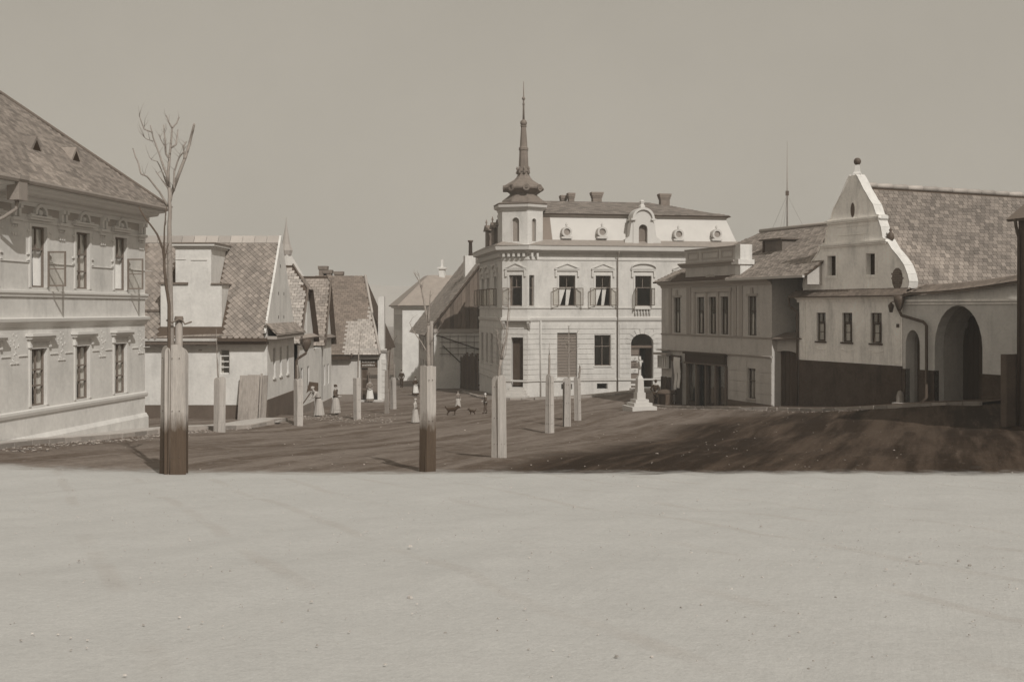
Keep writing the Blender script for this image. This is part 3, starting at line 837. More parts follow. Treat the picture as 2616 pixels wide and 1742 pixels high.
    tiles(so, Vector((d0 - .4, y0 - .42, zl0 - .1)), Vector((1, 0, .02)), Vector((0, .37, .26)), lambda u, v: True, (.1, 3.7), (.08, .46), .2, .34, .21, .17, 'shingle', 'skirt_shingle', keep=0, seed=9)
    MB().sweep([(d0 - 3, y0 - .36), (d3 + .2, y0 - .36)], [(0, zl0 - .28), (.1, zl0 - .26), (.12, zl0 - .13), (.0, zl0 - .12)]).build('skirt_gutter', 'pale_plaster', h)
    b = MB(); b.box(F, F.T(500), F.T(530), -.06, -.02, 0, .04); b.box(F, F.T(508), F.T(516), -.3, -.24, 0, .05); b.build('wall_hook', 'grey_trim', h)
    MB().box(WXY, -20, -16.9, ez + .9, ez + 1.0, -(y0 + .7), -(y0 + .4)).build('snow_board', 'slate_dark', h)
slate_house()

# ================================================================== two small half-hipped cottages down the street
def cottage(name, label, x, y0, y1, ez, rz, W, slitz, lowz, hip=.35, seed=1, group=None, link=0):
    base = g(x, (y0 + y1) / 2)
    h = thing(name, label, 'house', (x, y0, base), group)
    G = Fr((x, y0), (0, 1), (1, 0)); F = Fr((x - W, y0), (1, 0)); D = y1 - y0
    ws = [(D * .35 - .2, D * .35 + .2, *slitz), (D * .55 - .2, D * .55 + .2, *slitz)]
    lw = [(D * .3 - .3, D * .3 + .3, *lowz), (D * .68 - .3, D * .68 + .3, *lowz)]
    zt = ez + (rz - ez) * (1 - hip); k = (1 - hip) * D / 2
    wall(G, 0, D, base - 1, ez, lw, -.3, 0).build('side_wall', 'white_plaster', h)
    gm = MB()
    ops = [a for a in ws]
    # gable above the eaves, cut for its pair of slits
    pr = lambda t: ez + (rz - ez) * min(t, D - t) / (D / 2)
    edges = [0, ws[0][0], ws[0][1], ws[1][0], ws[1][1], D]
    for i, (a, b) in enumerate(zip(edges, edges[1:])):
        top = [(q, min(zt, pr(q))) for q in sorted({a, b, *[c for c in (k, D - k, D / 2) if a < c < b]}, reverse=True)]
        if i in (1, 3):
            gm.prism(G, [(a, ez), (b, ez), (b, slitz[0]), (a, slitz[0])], -.3, -.01)
            gm.prism(G, [(a, slitz[1]), (b, slitz[1])] + top, -.3, -.01)
        else:
            gm.prism(G, [(a, ez), (b, ez)] + top, -.3, -.01)
    gm.build('gable', 'white_plaster', h)
    for a in ws: window(h, G, *a, cols=1, rows=(.33, .66), rec=.08, sill=False, bw=.04, fm='frame_dark')
    for a in lw: window(h, G, *a, cols=2, rows=(.33, .66), rec=.08, sill=False, bw=.05, fm='frame_dark')
    MB().box(F, 0, W, base - 1, ez + .1, -.3, 0).build('front_wall', 'white_plaster', h)
    ov = .35; sl = (rz - ez) / (D / 2); yr = (y0 + y1) / 2; xe = x + .3
    A, B, A2, B2 = Vector((x - W, y0 - ov, ez - ov * sl + .2)), Vector((xe, y0 - ov, ez - ov * sl + .2)), Vector((x - W, yr, rz + .1)), Vector((xe - hip * D / 2 * 1.1, yr, rz + .1))
    H1, H2 = Vector((xe, yr - hip * D / 2, zt + .1)), Vector((xe, yr + hip * D / 2, zt + .1))
    C, C2 = Vector((x - W, y1 + ov, A.z)), Vector((xe, y1 + ov, A.z))
    rf = MB(); rf.slab([A, B, H1, B2, A2], .09); rf.slab([C, C2, H2, B2, A2], .09); rf.slab([H1, H2, B2], .09)
    ro = rf.build('roof', 'roof_under', h)
    V3 = (A2 - A).normalized(); ln = (A2 - A).length
    tiles(ro, B, Vector((-1, 0, 0)), V3, lambda u, v: v < ln - .1 and u > .05 + max(0, (v / ln - (1 - hip)) / hip) * hip * D / 2 * 1.1, (.1, 5.5), (.1, ln), .3, .4, .31, .2, 'slate_pale' if seed == 21 else 'slate', 'roof_slate', keep=0, seed=seed, jit=.08)
    MB().tube([B + Vector((.02, 0, .03)), H1 + Vector((.02, 0, .05))], .07, 5).build('verge', 'slate_dark', ro)
    MB().tube([H1 + Vector((.02, 0, .05)), B2 + Vector((0, 0, .06))], .06, 5).build('hip_ridge', 'slate_dark', ro)
    Vh = B2 - (H1 + H2) / 2
    tiles(ro, H1, Vector((0, 1, 0)), Vh, lambda u, v: (v / Vh.length) * hip * D / 2 < u < hip * D - (v / Vh.length) * hip * D / 2, (0, hip * D), (.1, Vh.length), .3, .4, .31, .2, 'slate', 'hip_slate', keep=0, seed=seed)
    MB().sweep([(x, y0 - .2), (x, y1 + .1)], [(-.02, ez - .12), (.3, ez - .1), (.34, ez - .02), (-.02, ez + .16)]).build('eaves_skirt', 'shingle', h)
    MB().box(G, 0, D, base - 1, base + .45, 0, .05).build('plinth', 'grey_plinth', h)
    if link: MB().box(G, -link, -.01, base - 1, ez - .6, -.3, .02).build('yard_wall', 'white_plaster', h)
    return h
c3 = cottage('half_hipped_cottage', 'white cottage with half hipped slate gable next to the diamond slated house', -12.0, 61.0, 66.3, .1, 4.15, 8, (.35, 1.6), (-3.0, -1.65), seed=21, group='small gabled cottages in the side street')
c4 = cottage('half_hipped_cottage', 'narrow white cottage gable between its half hipped neighbour and the dark slate roof', -12.1, 69.6, 73.4, -.1, 3.75, 8, (.2, 1.6), (-3.2, -1.9), hip=.12, seed=22, link=3.2, group='small gabled cottages in the side street')
# rainwater head and bent pipe between the white house and the cottage
pipe = thing('rainwater_pipe', 'dark rainwater head with bent downpipe between slate roofed house and cottage', 'downpipe', (-11.75, 59.9, g(-11.75, 59.9)))
b = MB(); q = P(782, 880, 59.8)
b.lathe((q.x, q.y, 0), [(.26, q.z + .3), (.28, q.z + .05), (.12, q.z - .3), (.06, q.z - .4)], 8); b.build('hopper', 'dark_metal', pipe)
MB().tube([P(782, 898, 59.8), P(781, 903, 59.8), P(762, 915, 59.8), P(757, 922, 59.8), P(756, 960, 59.8), P(753, 1040, 59.8)], .07, 8).build('pipe', 'dark_metal', pipe)

# ================================================================== small shop house with the dark slate roof
def door_house():
    Y = 80.0; F = Fr((-18.0, Y), (1, 0)); tx = lambda s: F.T(s)
    tl, tr = 0, tx(985)
    base = g(-9.5, Y)
    h = thing('street_shop_house', 'low house with dark slate roof, patched pale, and an open shop doorway', 'house', (-9.2, Y, base))
    dr = (tx(921), tx(965), base - .3, F.Z(940, 917))
    ez = F.Z(900, 897)
    wall(F, tl, tr, base - 1, ez, [dr], -.4, 0).build('front_wall', 'dun_plaster', h)
    G = Fr((F.pt(tr, 0).x, Y), (.139, .99), (.99, -.139))
    G = Fr((F.pt(tr, 0).x, Y), (-.10, .995), (.995, .10))
    MB().box(G, 0, 9, base - 2, ez, -.4, 0).build('side_wall', 'white_plaster', h)
    b = MB()
    for k in range(7): MB().box(F, tr - .28, tr + .05, F.Z(975, 930) - .42 * k, F.Z(975, 930) - .42 * k + .36, .002, .06).build('quoin', 'stucco_trim', h)
    zt = F.Z(940, 895)
    MB().sweep([F.pt(tx(905), 0).to_2d(), F.pt(tr + .1, 0).to_2d()], [(0, zt - .16), (.1, zt - .14), (.2, zt), (.22, zt + .1), (0, zt + .12)]).build('cornice', 'stucco_trim', h)
    b = MB(); b.box(F, dr[0] - .2, dr[0], base, dr[3] + .12, .002, .06); b.box(F, dr[1], dr[1] + .2, base, dr[3] + .12, .002, .06); b.box(F, dr[0], dr[1], dr[3], dr[3] + .12, .002, .06); b.build('door_surround', 'stucco_trim', h)
    sg = MB().box(F, dr[0], dr[1], dr[3] - .62, dr[3] - .02, -.14, -.06).build('shop_sign', 'dark_wood', h)
    b = MB(); rr = random.Random(6)                        # two worn, illegible lines of pale lettering
    for row, z in ((0, dr[3] - .27), (1, dr[3] - .5)):
        t = dr[0] + .12
        while t < dr[1] - .2:
            w = rr.uniform(.04, .09); b.box(F, t, t + w, z, z + rr.uniform(.07, .12), -.06, -.052); t += w + rr.uniform(.02, .05)
    b.build('sign_lettering', 'stucco_trim', sg, kind='stuff')
    d = MB(); d.box(F, dr[0] + .05, dr[0] + .5, base + .1, dr[3] - .65, -.3, -.25); d.box(F, dr[0] + .56, dr[0] + .62, base + .1, dr[3] - 1.0, -.3, .05); do = d.build('door_leaf', 'brown_wood', h)
    b = MB()
    for k in range(3): b.box(F, dr[0] + .12, dr[0] + .43, base + .2 + .75 * k, base + .8 + .75 * k, -.25, -.235)
    b.build('door_panel', 'dark_wood', do)
    MB().box(F, dr[0] - .3, dr[1] + .5, base - .2, base + .12, .0, .7).build('door_step', 'stone', h)
    MB().box(F, tx(860), dr[0] - .22, base - .8, base + .5, .002, .05).build('plinth', 'grey_plinth', h)
    # roof, hipped at the street end
    rz = F.Z(900, 713) * 1.0 + .35; Yr = Y + 4.6
    xl, xr = F.pt(tl, 0).x, F.pt(tr, 0).x
    A, B = Vector((xl, Y - .5, ez - .25)), Vector((xr - .35, Y - .5, ez - .25))
    A2, B2 = Vector((xl, Yr, rz)), Vector((P(933, 0, Yr).x, Yr, rz))
    K = Vector((xr - .45, Y + 2.9, rz - 1.9))
    C, C2 = Vector((xl, Yr + 5, ez)), Vector((xr - .3, Yr + 5, ez))
    rf = MB(); rf.slab([A, B, B2, A2], .1); rf.slab([C, C2, B2, A2], .1); rf.slab([B, C2, B2], .1); ro = rf.build('roof', 'roof_under', h)
    V3 = (A2 - A).normalized(); ln = (A2 - A).length; kk = (B.x - B2.x)
    dk = lambda u, v: 0 < u and (u > kk * v / ln + .05)
    patch = lambda u, v: (u < 1.15 and v > 2.5) or (u < 2.75 and v < 3.2) or (u < 1.9 and v < 3.5)
    tiles(ro, B, Vector((-1, 0, 0)), V3, lambda u, v: dk(u, v) and not patch(u, v), (.1, 5.3), (.1, ln), .33, .36, .335, .2, 'slate_dark', 'roof_slate', keep=0, seed=31, jit=.02)
    tiles(ro, B, Vector((-1, 0, 0)), V3, lambda u, v: dk(u, v) and patch(u, v), (.1, 5.3), (.1, ln), .33, .36, .335, .2, 'slate_pale', 'new_roof_slate', keep=0, seed=32, jit=.02)
    MB().tube([B + Vector((0, 0, .04)), B2 + Vector((0, 0, .06))], .1, 6).build('hip_ridge', 'slate_pale', ro)
    b = MB(); c0 = P(966, 760, Y + .7); c1 = P(981, 760, Y + .7)
    b.box(WXY, c0.x, c1.x, ez - .3, F.Z(970, 757), -(Y + 1.5), -(Y + .7)); b.build('wall_chimney', 'white_plaster', h)
    for s, top in ((826, 680), (838, 690), (866, 694)):
        b = MB(); p = P(s, top, Yr + .3); b.lathe((p.x, p.y, 0), [(.42, rz - .9), (.42, p.z - .3), (.5, p.z - .26), (.52, p.z)], 4, R(45), False); b.build('chimney', 'brick', h)
    b = MB(); e = F.Z(880, 905); b.box(F, tx(850), tx(898), e - .38, e, .3, .42); b.box(F, tx(898), tx(903), e - .2, e + .1, .05, .5); b.build('eaves_board', 'dark_wood', h)
    MB().tube([P(832, 880, 79.4), P(832, 955, 79.4)], .05, 6).build('downpipe', 'dark_metal', h)
door_house()

# ================================================================== far church spire over the roofs
ch = thing('church_tower', 'distant church tower with pale pyramid roof and thin spire', 'church', P(731, 900, 190))
p = P(731, 0, 190); Z = lambda s: P(0, s, 190).z
MB().lathe((p.x, p.y, 0), [(3.6, -9), (3.6, Z(740))], 4, R(45), False).build('tower', 'white_plaster', ch)
MB().lathe((p.x, p.y, 0), [(4.3, Z(735)), (.9, Z(652)), (.75, Z(640))], 4, R(20), False).build('pyramid_roof', 'zinc', ch)
MB().lathe((p.x, p.y, 0), [(.9, Z(652)), (1.15, Z(640)), (.75, Z(625)), (.55, Z(610)), (.1, Z(572)), (.03, Z(555))], 8, 0, False).build('spire', 'slate_pale', ch)

# ================================================================== far tall house and the boarded barn in the side street
ST = Vector((-.179, .984))                                  # direction of the side street, away from the square
def far_house():
    Y = 128.0; c = P(1028, 0, Y); base = -7.6
    h = thing('far_house', 'tall pale house with hipped roof far down the side street', 'house', (c.x, c.y, base))
    F = Fr((c.x, c.y), (.984, .179)); L = Fr(Vector((c.x, c.y)) + ST * 14, -ST, (-.984, -.179))
    zt = F.Z(1040, 780); zr = P(0, 703, Y + 5).z
    MB().box(F, 0, 10, base, zt, -.4, 0).build('front_wall', 'white_plaster', h)
    lw = [(1.6 + 1.75 * i, 2.5 + 1.75 * i, z, z + 1.9) for i in range(7) for z in (zt - 3.0, zt - 6.5)]
    wall(L, 0, 14, base, zt, lw, -.4, 0).build('street_wall', 'pale_plaster', h)
    for a in lw: window(h, L, *a, cols=1, rows=(.5,), rec=.12, sill=False, fm='frame_dark')
    MB().box(F, 5.5, 10, zt, zt + .2, -8, 0).build('rear_wall', 'white_plaster', h)
    rf = MB(); e = .6
    a, b, c2, d = F.pt(-e, zt, e), F.pt(11, zt, e), F.pt(11, zt, -14 - e), F.pt(-e, zt, -14 - e)
    r0, r1 = F.pt(3.5, zr, -4.5), F.pt(9, zr, -4.5); r2 = F.pt(3.5, zr, -10)
    rf.slab([a, b, r1, r0], .12); rf.slab([a, d, r2, r0], .12); rf.slab([d, c2, r1, r2], .12); rf.slab([r0, r1, r2], .05); ro = rf.build('roof', 'slate', h)
    MB().sweep([L.pt(0, 0).to_2d(), F.pt(0, 0).to_2d(), F.pt(10, 0).to_2d()], [(0, zt - .35), (.3, zt - .3), (.45, zt - .05), (0, zt)]).build('cornice', 'stucco_trim', h)
    b = MB(); p = F.pt(5.2, 0, -4.5); b.lathe((p.x, p.y, 0), [(.5, zr - .6), (.5, zr + .7), (.75, zr + .75), (.75, zr + .95), (.2, zr + 1.0), (.18, zr + 1.9)], 4, R(40), False); b.build('chimney', 'white_plaster', h)
    q = F.off(0); b = MB(); b.box(F, 4.6, 10, base, F.Z(1100, 762), .6, 1.2); b.build('side_wing', 'white_plaster', h)
far_house()

def barn():
    c = P(1109, 0, 101.0); F = Fr((c.x, c.y), (.984, .179)); base = g(c.x, c.y)
    h = thing('boarded_gable_house', 'house with dark boarded gable and whitewashed wall behind corner town house', 'house', (c.x, c.y, base))
    L = Fr(Vector((c.x, c.y)) + ST * 15, -ST, (-.984, -.179))
    ez = F.Z(1109, 832); bz = F.Z(1150, 850); W = 11; sl = 1.28; rz = ez + W / 2 * sl
    MB().box(F, 0, W, base - 2, bz, -.4, 0).build('front_wall', 'white_plaster', h)
    lw = [(2 + 2.6 * i, 2.8 + 2.6 * i, z, z + 1.3) for i in range(5) for z in (bz - 2.0, bz - 4.2)]
    wall(L, 0, 15, base - 3, ez, lw, -.4, 0).build('street_wall', 'grey_plaster', h)
    for a in lw: window(h, L, *a, cols=1, rows=(.5,), rec=.12, sill=False, fm='frame_dark')
    b = MB(); b.box(F, -.05, W + .05, bz, bz + .35, -.3, .1); b.build('tie_beam', 'grey_trim', h)
    # gable boards
    n = 30; w = W / n
    for i in range(n):
        t0, t1 = i * w, (i + 1) * w - .012; tp = lambda t: ez + .25 + min(t, W - t) * sl
        if t1 * .5 > 3.4: break
        b = MB(); off = .02 + .02 * (i % 2)
        b.prism(F, [(t0, bz + .35), (t1, bz + .35), (t1, tp(t1)), (t0, tp(t0))], -.08, off); b.build('gable_board', 'brown_wood', h)
    MB().prism(F, [(6.8, bz + .35), (W, bz + .35), (W / 2 + 1.3, tp(W / 2 + 1.3))], -.08, .02).build('gable_boards_behind', 'brown_wood', h)
    # roof
    e = .9
    A, A2 = F.pt(-e, ez - e * sl + .3, .35), F.pt(W / 2, rz + .3, .35)
    B, B2 = F.pt(-e, ez - e * sl + .3, -15.5), F.pt(W / 2, rz + .3, -15.5)
    C, C2 = F.pt(W + e, ez - e * sl + .3, .35), F.pt(W + e, ez - e * sl + .3, -15.5)
    rf = MB(); rf.slab([A, A2, B2, B], .14); rf.slab([C, A2, B2, C2], .14); ro = rf.build('roof', 'roof_under', h)
    V3 = A2 - A
    tiles(ro, A, Vector((-F.n.x, -F.n.y, 0)), V3, lambda u, v: True, (.1, 15.6), (.1, V3.length), .5, .5, .51, .34, 'slate', 'roof_slate', keep=0, seed=41)
    b = MB()
    for k in range(5): b.tube([A + (B - A) * (.02 + .03 * k) + Vector((0, 0, -.1)), A + (B - A) * (.02 + .03 * k) + V3 * .1 + Vector((0, 0, -.2))], .06, 5)
    b.build('rafter_end', 'dark_wood', h)
    p = F.pt(4.0, 0, -3.5); z = ez + 4.0 * sl
    MB().box(F, 3.3, 4.3, z - 1.2, z + 1.5, -4.2, -3.0).build('chimney', 'white_plaster', h)
    MB().lathe((F.pt(3.9, 0, -3.6).x, F.pt(3.9, 0, -3.6).y, 0), [(.2, z + 1.5), (.16, z + 2.8), (.26, z + 2.85), (.26, z + 3.0)], 8).build('chimney_pot', 'dark_metal', h)
    # trellis laths on the whitewashed wall
    zt = bz - .3
    for k in range(4): MB().box(F, .5, 5.4, zt - .55 * k - .05, zt - .55 * k, .03, .06).build('trellis_lath', 'frame_paint', h)
    for k in range(7): MB().box(F, .7 + .75 * k, .74 + .75 * k, zt - 1.9, zt + .1, .061, .085).build('trellis_lath', 'frame_paint', h)
    for a, bq in (((.2, zt + .1), (5.2, zt - 1.6)), ((.8, zt - .9), (2.6, zt - 2.6))): MB().tube([F.pt(*a, .12), F.pt(*bq, .12)], .05, 5).build('leaning_pole', 'dark_wood', h)
barn()

def paling_fence():
    a, b_ = P(1183, 0, 99.5), P(1222, 0, 96.3)
    f = thing('board_fence', 'dark board fence between boarded gable house and corner town house', 'fence', (a.x, a.y, g(a.x, a.y)))
    d = (b_ - a).to_2d(); L = d.length; F = Fr(a.to_2d(), d); zb = g(a.x, a.y) - .6; zt = P(0, 905, 98).z
    n = 9
    for i in range(n):
        t = L * i / n; MB().box(F, t, t + L / n - .04, zb, zt + .15 * ((i * 7) % 3 - 1), -.04, .0).build('fence_board', 'dark_wood', f)
    for z in (zb + 1.1, zt - .5): MB().box(F, 0, L, z, z + .12, -.12, -.045).build('fence_rail', 'dark_wood', f)
    F2 = Fr(a.to_2d() + Vector((-.0, 0)), ST, (-.984, -.179))
    for i in range(14): MB().box(F2, .28 * i, .28 * i + .24, zb, zt - .5 + .1 * ((i * 5) % 3), -.04, 0).build('fence_board', 'dark_wood', f)
paling_fence()

# ================================================================== corner town house with the spire
def town_house():
    FM = Fr((2.07, 84.0), (.984, .179)); W = 16.6
    P0, P1, P2 = Vector((-.75, 84.0)), Vector((1.18, 83.4)), Vector((2.07, 84.0))
    FA = Fr(P0, P1 - P0); FB = Fr(P1, P2 - P1)
    LL = 11.6; far = P0 + ST * LL; FL = Fr(far, -ST, (-.984, -.179))
    base = -5.15
    h = thing('corner_town_house', 'large white corner town house with mansard roof and onion domed corner turret', 'town house', (1.18, 83.4, base))
    Zm = lambda sy: FM.Z(1480, sy)
    zc0, zc1 = Zm(645), Zm(629)           # main cornice
    zs0, zs1 = Zm(819), Zm(811)           # string between storeys
    zsl = Zm(787); zpl = Zm(971); zl = Zm(940)
    B0 = base - 1.3
    uz = (Zm(782), Zm(704)); lz = (Zm(935), Zm(856))
    ups = [(FM.T(a), FM.T(b), *uz) for a, b in ((1428, 1469.5), (1521.5, 1560), (1622.5, 1664), (1728, 1768))]
    shut = (FM.T(1423.5), FM.T(1474), Zm(963), Zm(850)); lowin = (FM.T(1518.5), FM.T(1560), *lz)
    dz = FM.Z(1640, 990); door = (FM.T(1612), FM.T(1668.5), dz, FM.Z(1640, 853), .75)
    vents = [(FM.T(1434), FM.T(1462), Zm(994), Zm(980)), (FM.T(1525), FM.T(1552), Zm(994), Zm(980))]
    wall(FM, 0, W, B0, zc0, ups + [shut, lowin, door] + vents, -.45, 0).build('front_wall', 'pale_plaster', h)
    ua = (FA.T(1301), FA.T(1334), *uz); da = (FA.T(1306), FA.T(1336), FA.Z(1320, 989), FA.Z(1320, 862))
    wall(FA, 0, (P1 - P0).length, B0, zc0, [ua, da], -.45, 0).build('corner_wall', 'pale_plaster', h)
    ub = (FB.T(1352), FB.T(1365), *uz)
    wall(FB, 0, (P2 - P1).length, B0, zc0, [ub], -.4, 0).build('corner_return_wall', 'pale_plaster', h)
    lu = [(t - .62, t + .62, *uz) for t in (2.0, 4.9, 8.6)]; ll = [(t - .55, t + .55, *lz) for t in (1.8, 4.3, 6.8, 9.6)]
    wall(FL, 0, LL, B0, zc0, lu + ll, -.45, 0).build('street_wall', 'pale_plaster', h)
    b = MB(); b.box(FM, W - .4, W, B0, zc0, -11, -.45); b.box(FM, 0, W, B0, zc0, -11.5, -11.05); b.build('rear_wall', 'pale_plaster', h)
    MB().box(FM, .3, W - .4, zs0, zs1, -11, -.45).build('floor_slab', 'interior', h)
    path = [far, P0, P1, P2, FM.pt(W, 0).to_2d()]
    sw = lambda prof, name, m='stucco_trim', pa=path: MB().sweep(pa, prof).build(name, m, h)
    sw([(-.05, zc0 - .1), (.12, zc0 - .1), (.14, zc0 + .02), (.32, zc0 + .1), (.55, zc0 + .14), (.6, zc1 - .05), (.66, zc1), (-.05, zc1 + .06)], 'main_cornice')
    sw([(-.05, zc0 - .62), (.05, zc0 - .62), (.07, zc0 - .52), (-.05, zc0 - .52)], 'frieze_moulding')
    sw([(-.05, zs0 - .04), (.05, zs0 - .04), (.1, zs0 + .05), (.13, zs1 - .02), (-.05, zs1 + .04)], 'string_course')
    sw([(-.05, zsl - .05), (.06, zsl - .05), (.08, zsl + .05), (-.05, zsl + .06)], 'sill_course')
    sw([(-.05, zpl - .06), (.08, zpl - .06), (.10, zpl + .02), (-.05, zpl + .06)], 'plinth_course')
    # dentils under the cornice of the corner and along the street
    me = MB().box(WXY, -.09, .09, -.28, 0, 0, .3).mesh('dentil', 'stucco_trim')
    for fr, ln in ((FA, 2.0), (FB, 1.0), (FL, LL)):
        k = int(ln / (.38 if fr is not FM else 1.25))
        for i in range(k):
            t = (i + .5) * ln / k
            p = fr.pt(t, zc0 - .1, 0)
            piece('dentil', me, Matrix(((fr.u.x, -fr.n.x, 0, p.x), (fr.u.y, -fr.n.y, 0, p.y), (0, 0, 1, p.z), (0, 0, 0, 1))), h)
    # rusticated courses of the ground floor
    zz = [zpl + .08 + (zs0 - .35 - zpl) / 11 * i for i in range(12)]
    def courses(fr, t0, t1, ops):
        for a, b in zip(zz, zz[1:]):
            cuts = sorted((o[0] - .03, o[1] + .03) for o in ops if o[2] - .05 < b and o[3] + (.02) > a)
            t = t0 + .01
            for ca, cb in cuts + [(t1 - .01, t1)]:
                if ca > t + .05: MB().box(fr, t, ca, a + .022, b - .022, .002, .035).build('rustic_course', 'pale_plaster', h)
                t = max(t, cb)
    courses(FM, .05, FM.T(1571), [shut, lowin]); courses(FM, FM.T(1582), W, [door]); courses(FA, .05, (P1 - P0).length, [da]); courses(FB, .0, (P2 - P1).length, []); courses(FL, 0, LL - .05, ll)
    # windows
    drapes = [((0, .02), (.48, .12), 0, .62), ((.52, .45), (.8, .62), 0, .62)]
    for i, w in enumerate(ups):
        window(h, FM, *w, open_=('l', 'r') if i < 3 else (), oh=.6, sash_rows=(), ang=150 if i < 2 else 95, rec=.2, curtain=drapes if i < 2 else None, fm='frame_paint', rows=(.6,))
    window(h, FM, *lowin, rows=(.64,), rec=.16, fm='frame_paint', curtain=None)
    window(h, FA, *ua, open_=('l',), oh=.6, sash_rows=(), ang=150, rec=.2); window(h, FB, *ub, cols=1, rows=(.6,), rec=.2)
    for w in lu: window(h, FL, *w, open_=('l', 'r'), oh=.6, sash_rows=(), ang=95, rec=.2)
    for w in ll: window(h, FL, *w, rows=(.64,), rec=.16)
    def pediment(fr, t0, t1, z, seg=False, rise=.5):
        b = MB(); c = (t0 + t1) / 2; hw = (t1 - t0) / 2 + .34
        b.box(fr, c - hw, c + hw, z, z + .08, .0, .13); b.box(fr, c - hw + .06, c + hw - .06, z - .1, z - .001, 0, .1)
        if seg:
            ap = arc_pts(c - hw, c + hw, z + .1, rise, 12); b.prism(fr, ap, 0, .06)
            for p, q in zip(ap, ap[1:]): b.prism(fr, [p, q, (q[0], q[1] + .1), (p[0], p[1] + .1)], 0, .2)
        else:
            b.prism(fr, [(c - hw, z + .1), (c + hw, z + .1), (c, z + .1 + rise)], 0, .06)
            b.prism(fr, [(c - hw, z + .101), (c - hw + .12, z + .101), (c, z + rise), (c, z + .1 + rise)], 0, .14)
            b.prism(fr, [(c + hw, z + .101), (c + hw - .12, z + .101), (c, z + rise), (c, z + .1 + rise)], 0, .14)
        o = b.build('pediment', 'stucco_trim', h)
        s = MB()
        for sgn in (-1, 1): s.box(fr, c + sgn * (hw - .1) - .07, c + sgn * (hw - .1) + .07, z - .55, z - .1, 0, .12)
        for q in (t0, t1): s.box(fr, q - (.14 if q == t0 else 0), q + (.14 if q == t1 else 0), uz[0], uz[1] + .14, 0, .04)
        s.box(fr, t0, t1, uz[1], uz[1] + .14, 0, .045)
        s.build('window_surround', 'stucco_trim', h)
    pz = Zm(689)
    for i, w in enumerate(ups): pediment(FM, w[0], w[1], pz, seg=(i == 2), rise=.42 if i != 2 else .38)
    pediment(FA, ua[0], ua[1], pz, rise=.42); 
    for w in lu: pediment(FL, w[0], w[1], pz, seg=True, rise=.34)
    # balusters under the third window
    t0, t1 = FM.T(1621), FM.T(1661); zb0, zb1 = FM.Z(1640, 804), FM.Z(1640, 790)
    b = MB(); b.box(FM, t0 - .05, t1 + .05, zb1, zb1 + .1, 0, .2); b.build('baluster_rail', 'stucco_trim', h)
    for k in range(6):
        p = FM.pt(t0 + .05 + (t1 - t0 - .1) * k / 5, 0, .1); MB().lathe((p.x, p.y, 0), [(.07, zb0), (.045, zb0 + .08), (.085, zb0 + .18), (.04, zb1 - .06), (.07, zb1)], 8).build('baluster', 'stucco_trim', h)
    # roller shutter of the shop window
    s = MB(); n = 15
    for k in range(n):
        a = shut[2] + (shut[3] - shut[2]) * k / n; bq = shut[2] + (shut[3] - shut[2]) * (k + 1) / n
        s.box(FM, shut[0], shut[1], a, bq - .03, -.2, -.15 + .01 * (k % 2))
    s.build('roller_shutter', 'blind_dark', h)
    # panelled street door: left leaf closed, right half open and dark
    zt = FM.Z(1640, 886)
    b = MB(); b.box(FM, door[0], door[1], zt - .09, zt + .1, -.35, -.2); b.build('door_transom', 'brown_wood', h)
    ap = arc_pts(door[0] + .02, door[1] - .02, door[3] - .75, .74); f = MB(); f.prism(FM, ap + [(door[1] - .02, zt + .1), (door[0] + .02, zt + .1)], -.34, -.31); f.build('fanlight', 'glass', h)
    mid = door[0] + (door[1] - door[0]) * .42
    lf = MB().box(FM, door[0], mid, dz, zt - .09, -.33, -.26).build('door_leaf', 'brown_wood', h, label='carved and panelled leaf of the street door')
    rr = random.Random(2); k0 = 0
    hh = (zt - .09 - dz)
    for k in range(6):
        a = dz + .15 + k * (hh - .2) / 6; b = MB(); c = (door[0] + mid) / 2
        b.box(FM, c - .3, c + .3, a, a + (hh - .2) / 6 - .1, -.26, -.235)
        if 1 < k < 5: b.ring(FM, c, a + (hh - .2) / 12 - .05, .1, .18, -.235, -.2, 0, 360, 10); b.ball(FM.pt(c, a + (hh - .2) / 12 - .05, -.22), .07, 6, 4)
        b.build('door_panel', 'frame_paint' if k % 2 else 'stucco_trim', lf)
    MB().box(Fr(FM.pt(door[1] - .02, 0, -.35).to_2d(), -FM.n * .9 + -FM.u * .3), 0, .9, dz, zt - .1, -.03, .03).build('open_door_leaf', 'dark_wood', h)
    b = MB()
    for k in range(3): b.box(FM, door[0] - .1 - .2 * k, door[1] + .1 + .15 * k, dz - .18 * (k + 1), dz - .18 * k - .002, -.3, .35 + .32 * k)
    b.build('door_steps', 'stone', h)
    b = MB(); n = 9                                           # arch stones of the door
    for k in range(n):
        a0, a1 = math.pi * k / n + .02, math.pi * (k + 1) / n - .02; c = (door[0] + door[1]) / 2; rw = (door[1] - door[0]) / 2; zq = door[3] - .75
        f = lambda r, e, a: (c - (rw + r) * math.cos(a), zq + (.75 + e) * math.sin(a))
        MB().prism(FM, [f(.02, .02, a0), f(.02, .02, a1), f(.42, .42, a1), f(.42, .42, a0)], .036, .06).build('arch_stone', 'pale_plaster', h)
    # corner door with deep recess, hood and steps
    MB().box(FA, da[0] + .02, da[1] - .02, da[2], da[3] - .02, -.44, -.4).build('corner_door', 'dark_wood', h)
    z = FA.Z(1320, 816); b = MB(); b.box(FA, da[0] - .75, da[1] + .75, z - .1, z, 0, .45); b.build('door_hood', 'stucco_trim', h)
    for t in (da[0] - .5, da[1] + .5): MB().prism(Fr(FA.pt(t - .1, 0, 0).to_2d(), FA.n, FA.u), [(0, z - .1), (.4, z - .1), (.36, z - .3), (.1, z - .7), (0, z - .75)], 0, .2).build('hood_bracket', 'stucco_trim', h)
    b = MB()
